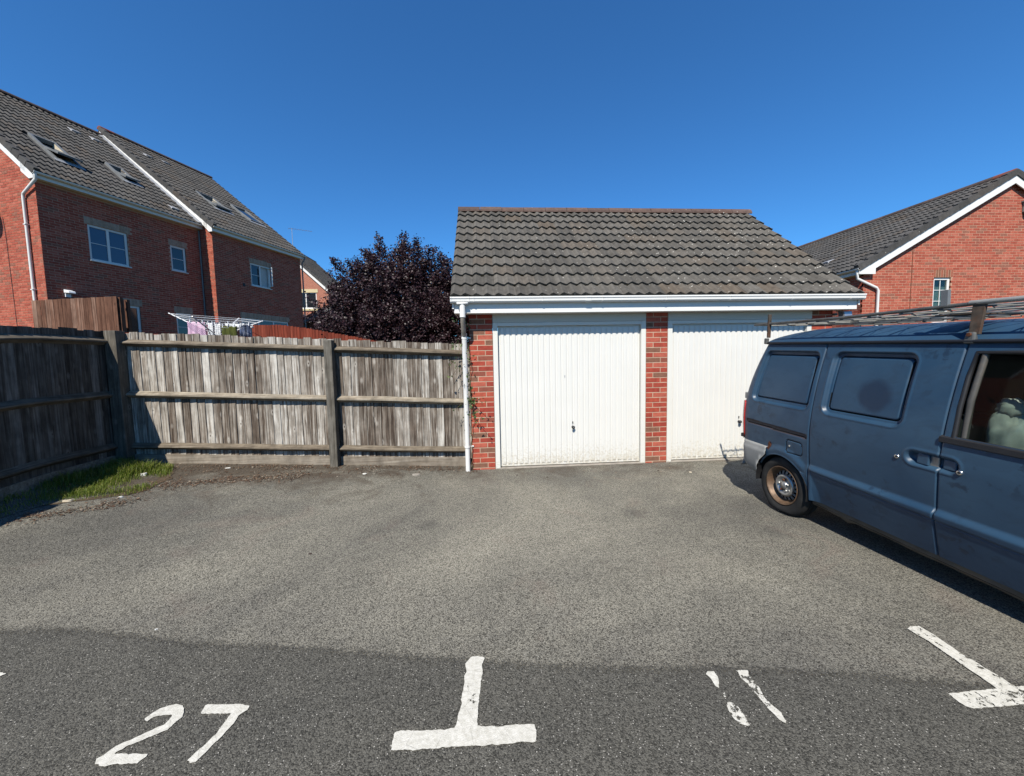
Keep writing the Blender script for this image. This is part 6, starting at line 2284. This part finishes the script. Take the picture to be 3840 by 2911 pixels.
# ================================================================== AIRER AND WASHING
def make_airer():
    c = Vector((-5.31, 2.92, 0))
    g = zg(c.x, c.y)
    a = thing('rotary_airer', 'white rotary clothes airer standing open behind the grey fence', 'clothes airer', (c.x, c.y, g))
    MB().path([(0, 0, 0), (0, 0, 2.46 - g)], 0.022, 10).build('mast', 'aluminium', a, smooth=True)
    tips = []
    for k in range(4):
        e = Vector(((-1.0, 0.08, 2.71 - g), (0.15, -0.9, 2.52 - g), (0.95, -0.07, 2.51 - g), (-0.1, 0.9, 2.68 - g))[k])
        tips.append(e)
        MB().path([(0, 0, 2.20 - g), tuple(e)], 0.011, 8).build('arm', 'lamp_white', a)
        MB().path([(0, 0, 1.80 - g), tuple(e * 0.45 + Vector((0, 0, 2.20 - g)) * 0.55)], 0.008, 6).build('strut', 'aluminium', a)
    for r_ in (0.28, 0.4, 0.52, 0.64, 0.76, 0.88, 0.98):
        pts = []
        for k in range(5):
            e = tips[k % 4]
            pts.append(tuple(Vector((0, 0, 2.20 - g)) * (1 - r_) + e * r_))
        MB().path(pts, 0.004, 5).build('line', 'lamp_white', a)

    def cloth(name, label, cat, mat, p0, p1, drop, seed):
        p0, p1 = Vector(p0), Vector(p1)
        mid = (p0 + p1) / 2
        o = thing(name, label, cat, (mid.x, mid.y, mid.z - drop), 0.0, 'washing on the rotary airer')
        base = Vector((mid.x, mid.y, mid.z - drop))
        n, m = 16, 10
        vs = []
        nrm = (p1 - p0).cross(Vector((0, 0, 1))).normalized()
        for j in range(m + 1):
            for i in range(n + 1):
                p = p0.lerp(p1, i / n)
                sag = 0.02 * math.sin(math.pi * ((i * 3 / n) % 1))
                z = p.z - sag * (1 - j / m) - drop * j / m
                w_ = (0.012 + 0.02 * j / m) * math.sin(i * 1.1 + seed) + 0.01 * math.sin(i * 2.3 + j * 0.7 + seed)
                q = Vector((p.x, p.y, z)) + nrm * w_ - base
                vs.append(tuple(q))
        fs = [(j * (n + 1) + i, j * (n + 1) + i + 1, (j + 1) * (n + 1) + i + 1, (j + 1) * (n + 1) + i) for j in range(m) for i in range(n)]
        ob_ = MB().add(vs, fs).build('fabric', mat, o, smooth=True)
        md = ob_.modifiers.new('solid', 'SOLIDIFY')
        md.thickness = 0.006
        for f in (0.12, 0.5, 0.88):
            p = p0.lerp(p1, f) - base
            MB().box(p.x - 0.006, p.x + 0.006, p.y - 0.015, p.y + 0.015, p.z - 0.04, p.z + 0.03).build('peg', 'cloth_navy' if f == 0.5 else 'lamp_white', o)
    cloth('towel', 'pink towel hanging on the rotary airer', 'towel', 'cloth_pink', (-5.87, 2.90, 2.53), (-5.52, 2.86, 2.51), 0.36, 1.0)
    cloth('garment', 'small mauve garment beside the pink towel on the airer', 'garment', 'cloth_mauve', (-5.51, 2.90, 2.46), (-5.46, 2.90, 2.46), 0.26, 2.0)
    cloth('garment', 'white garment left of the airer mast', 'garment', 'cloth_white', (-5.45, 2.84, 2.485), (-5.33, 2.82, 2.475), 0.32, 3.0)
    cloth('garment', 'white garment right of the airer mast', 'garment', 'cloth_white', (-5.28, 2.78, 2.46), (-5.16, 2.78, 2.455), 0.30, 4.0)
    cloth('towel', 'olive green towel hanging on the rotary airer', 'towel', 'cloth_olive', (-5.13, 2.74, 2.42), (-4.83, 2.74, 2.40), 0.30, 5.0)
    cloth('garment', 'row of white washing behind the olive towel', 'garment', 'cloth_white', (-5.22, 3.02, 2.50), (-4.64, 2.96, 2.465), 0.09, 6.0)
    cloth('garment', 'navy and white patterned garment at the right end of the airer', 'garment', 'cloth_navy', (-4.80, 2.80, 2.43), (-4.60, 2.82, 2.45), 0.30, 7.0)


make_airer()


# ================================================================== SMALL THINGS LYING ABOUT
def scrap(name, label, cat, mat, x, y, sx, sy, rot, h=0.006, seed=0.0):
    n = 10
    top, bot = [], []
    for k in range(n):
        a = 2 * math.pi * k / n
        r_ = 0.8 + 0.35 * mnoise.noise((math.cos(a) * 1.3 + seed, math.sin(a) * 1.3, seed))
        px, py = math.cos(a) * sx * r_, math.sin(a) * sy * r_
        top.append((px * 0.9, py * 0.9, h + 0.004 * mnoise.noise((px * 60, py * 60, seed))))
        bot.append((px, py, 0.0))
    vs = bot + top
    fs = [(k, (k + 1) % n, n + (k + 1) % n, n + k) for k in range(n)] + [tuple(range(n, 2 * n))]
    o = MB().add(vs, fs).build(name, mat, loc=(x, y, zg(x, y) + 0.001), rot=(0, 0, rot))
    tag(o, label, cat, {'litter_scrap': 'litter scraps on the ground', 'dead_leaf': 'dead leaves on the tarmac'}.get(name))
    return o


scrap('litter_scrap', 'white paper scrap on the tarmac left of the garage', 'litter', 'paper', -1.48, -0.25, 0.035, 0.018, 0.1, 0.012, 1.0)
scrap('flat_stone', 'flat pale piece of stone left of the garage downpipe', 'stone', 'stone_pale', -0.78, -0.28, 0.065, 0.028, 0.05, 0.018, 2.0)
scrap('litter_scrap', 'white paper scrap by the foot of the grey fence', 'litter', 'paper', -3.42, -0.02, 0.055, 0.014, 0.1, 0.008, 3.0)
scrap('litter_scrap', 'crumpled white paper at the edge of the grass near the corner post', 'litter', 'paper', -4.22, -0.38, 0.05, 0.035, 0.6, 0.03, 4.0)
scrap('litter_scrap', 'white scrap at the front edge of the grass', 'litter', 'paper', -3.86, -1.12, 0.03, 0.018, 0.4, 0.012, 5.0)
scrap('litter_scrap', 'pale twist of litter on the front of the grass strip', 'litter', 'timber_pale', -4.30, -1.22, 0.05, 0.012, 0.2, 0.02, 6.0)
scrap('litter_scrap', 'pale scrap before the second garage door near the van', 'litter', 'timber_pale', 3.02, -0.55, 0.025, 0.013, -0.6, 0.008, 7.0)
scrap('dead_leaf', 'dark dead leaf below the pier between the garage doors', 'leaf', 'bark_dark', 2.62, -0.42, 0.016, 0.012, 0.3, 0.008, 8.0)
scrap('dead_leaf', 'dark dead leaf before the first garage door', 'leaf', 'bark_dark', 1.02, -0.5, 0.014, 0.01, 0.9, 0.01, 9.0)
scrap('dead_leaf', 'dark dead leaf lying nearest the left pier of the garage', 'leaf', 'bark_dark', 0.62, -0.36, 0.012, 0.012, 0.9, 0.012, 10.0)
scrap('dead_leaf', 'dark leaf lying alone on the open tarmac left of centre', 'leaf', 'bark_dark', -1.30, -2.35, 0.018, 0.009, 0.3, 0.006, 11.0)
scrap('litter_scrap', 'tiny white scrap on the tarmac beside the dark road edge', 'litter', 'paper', -1.86, -3.18, 0.012, 0.005, 0.8, 0.005, 12.0)
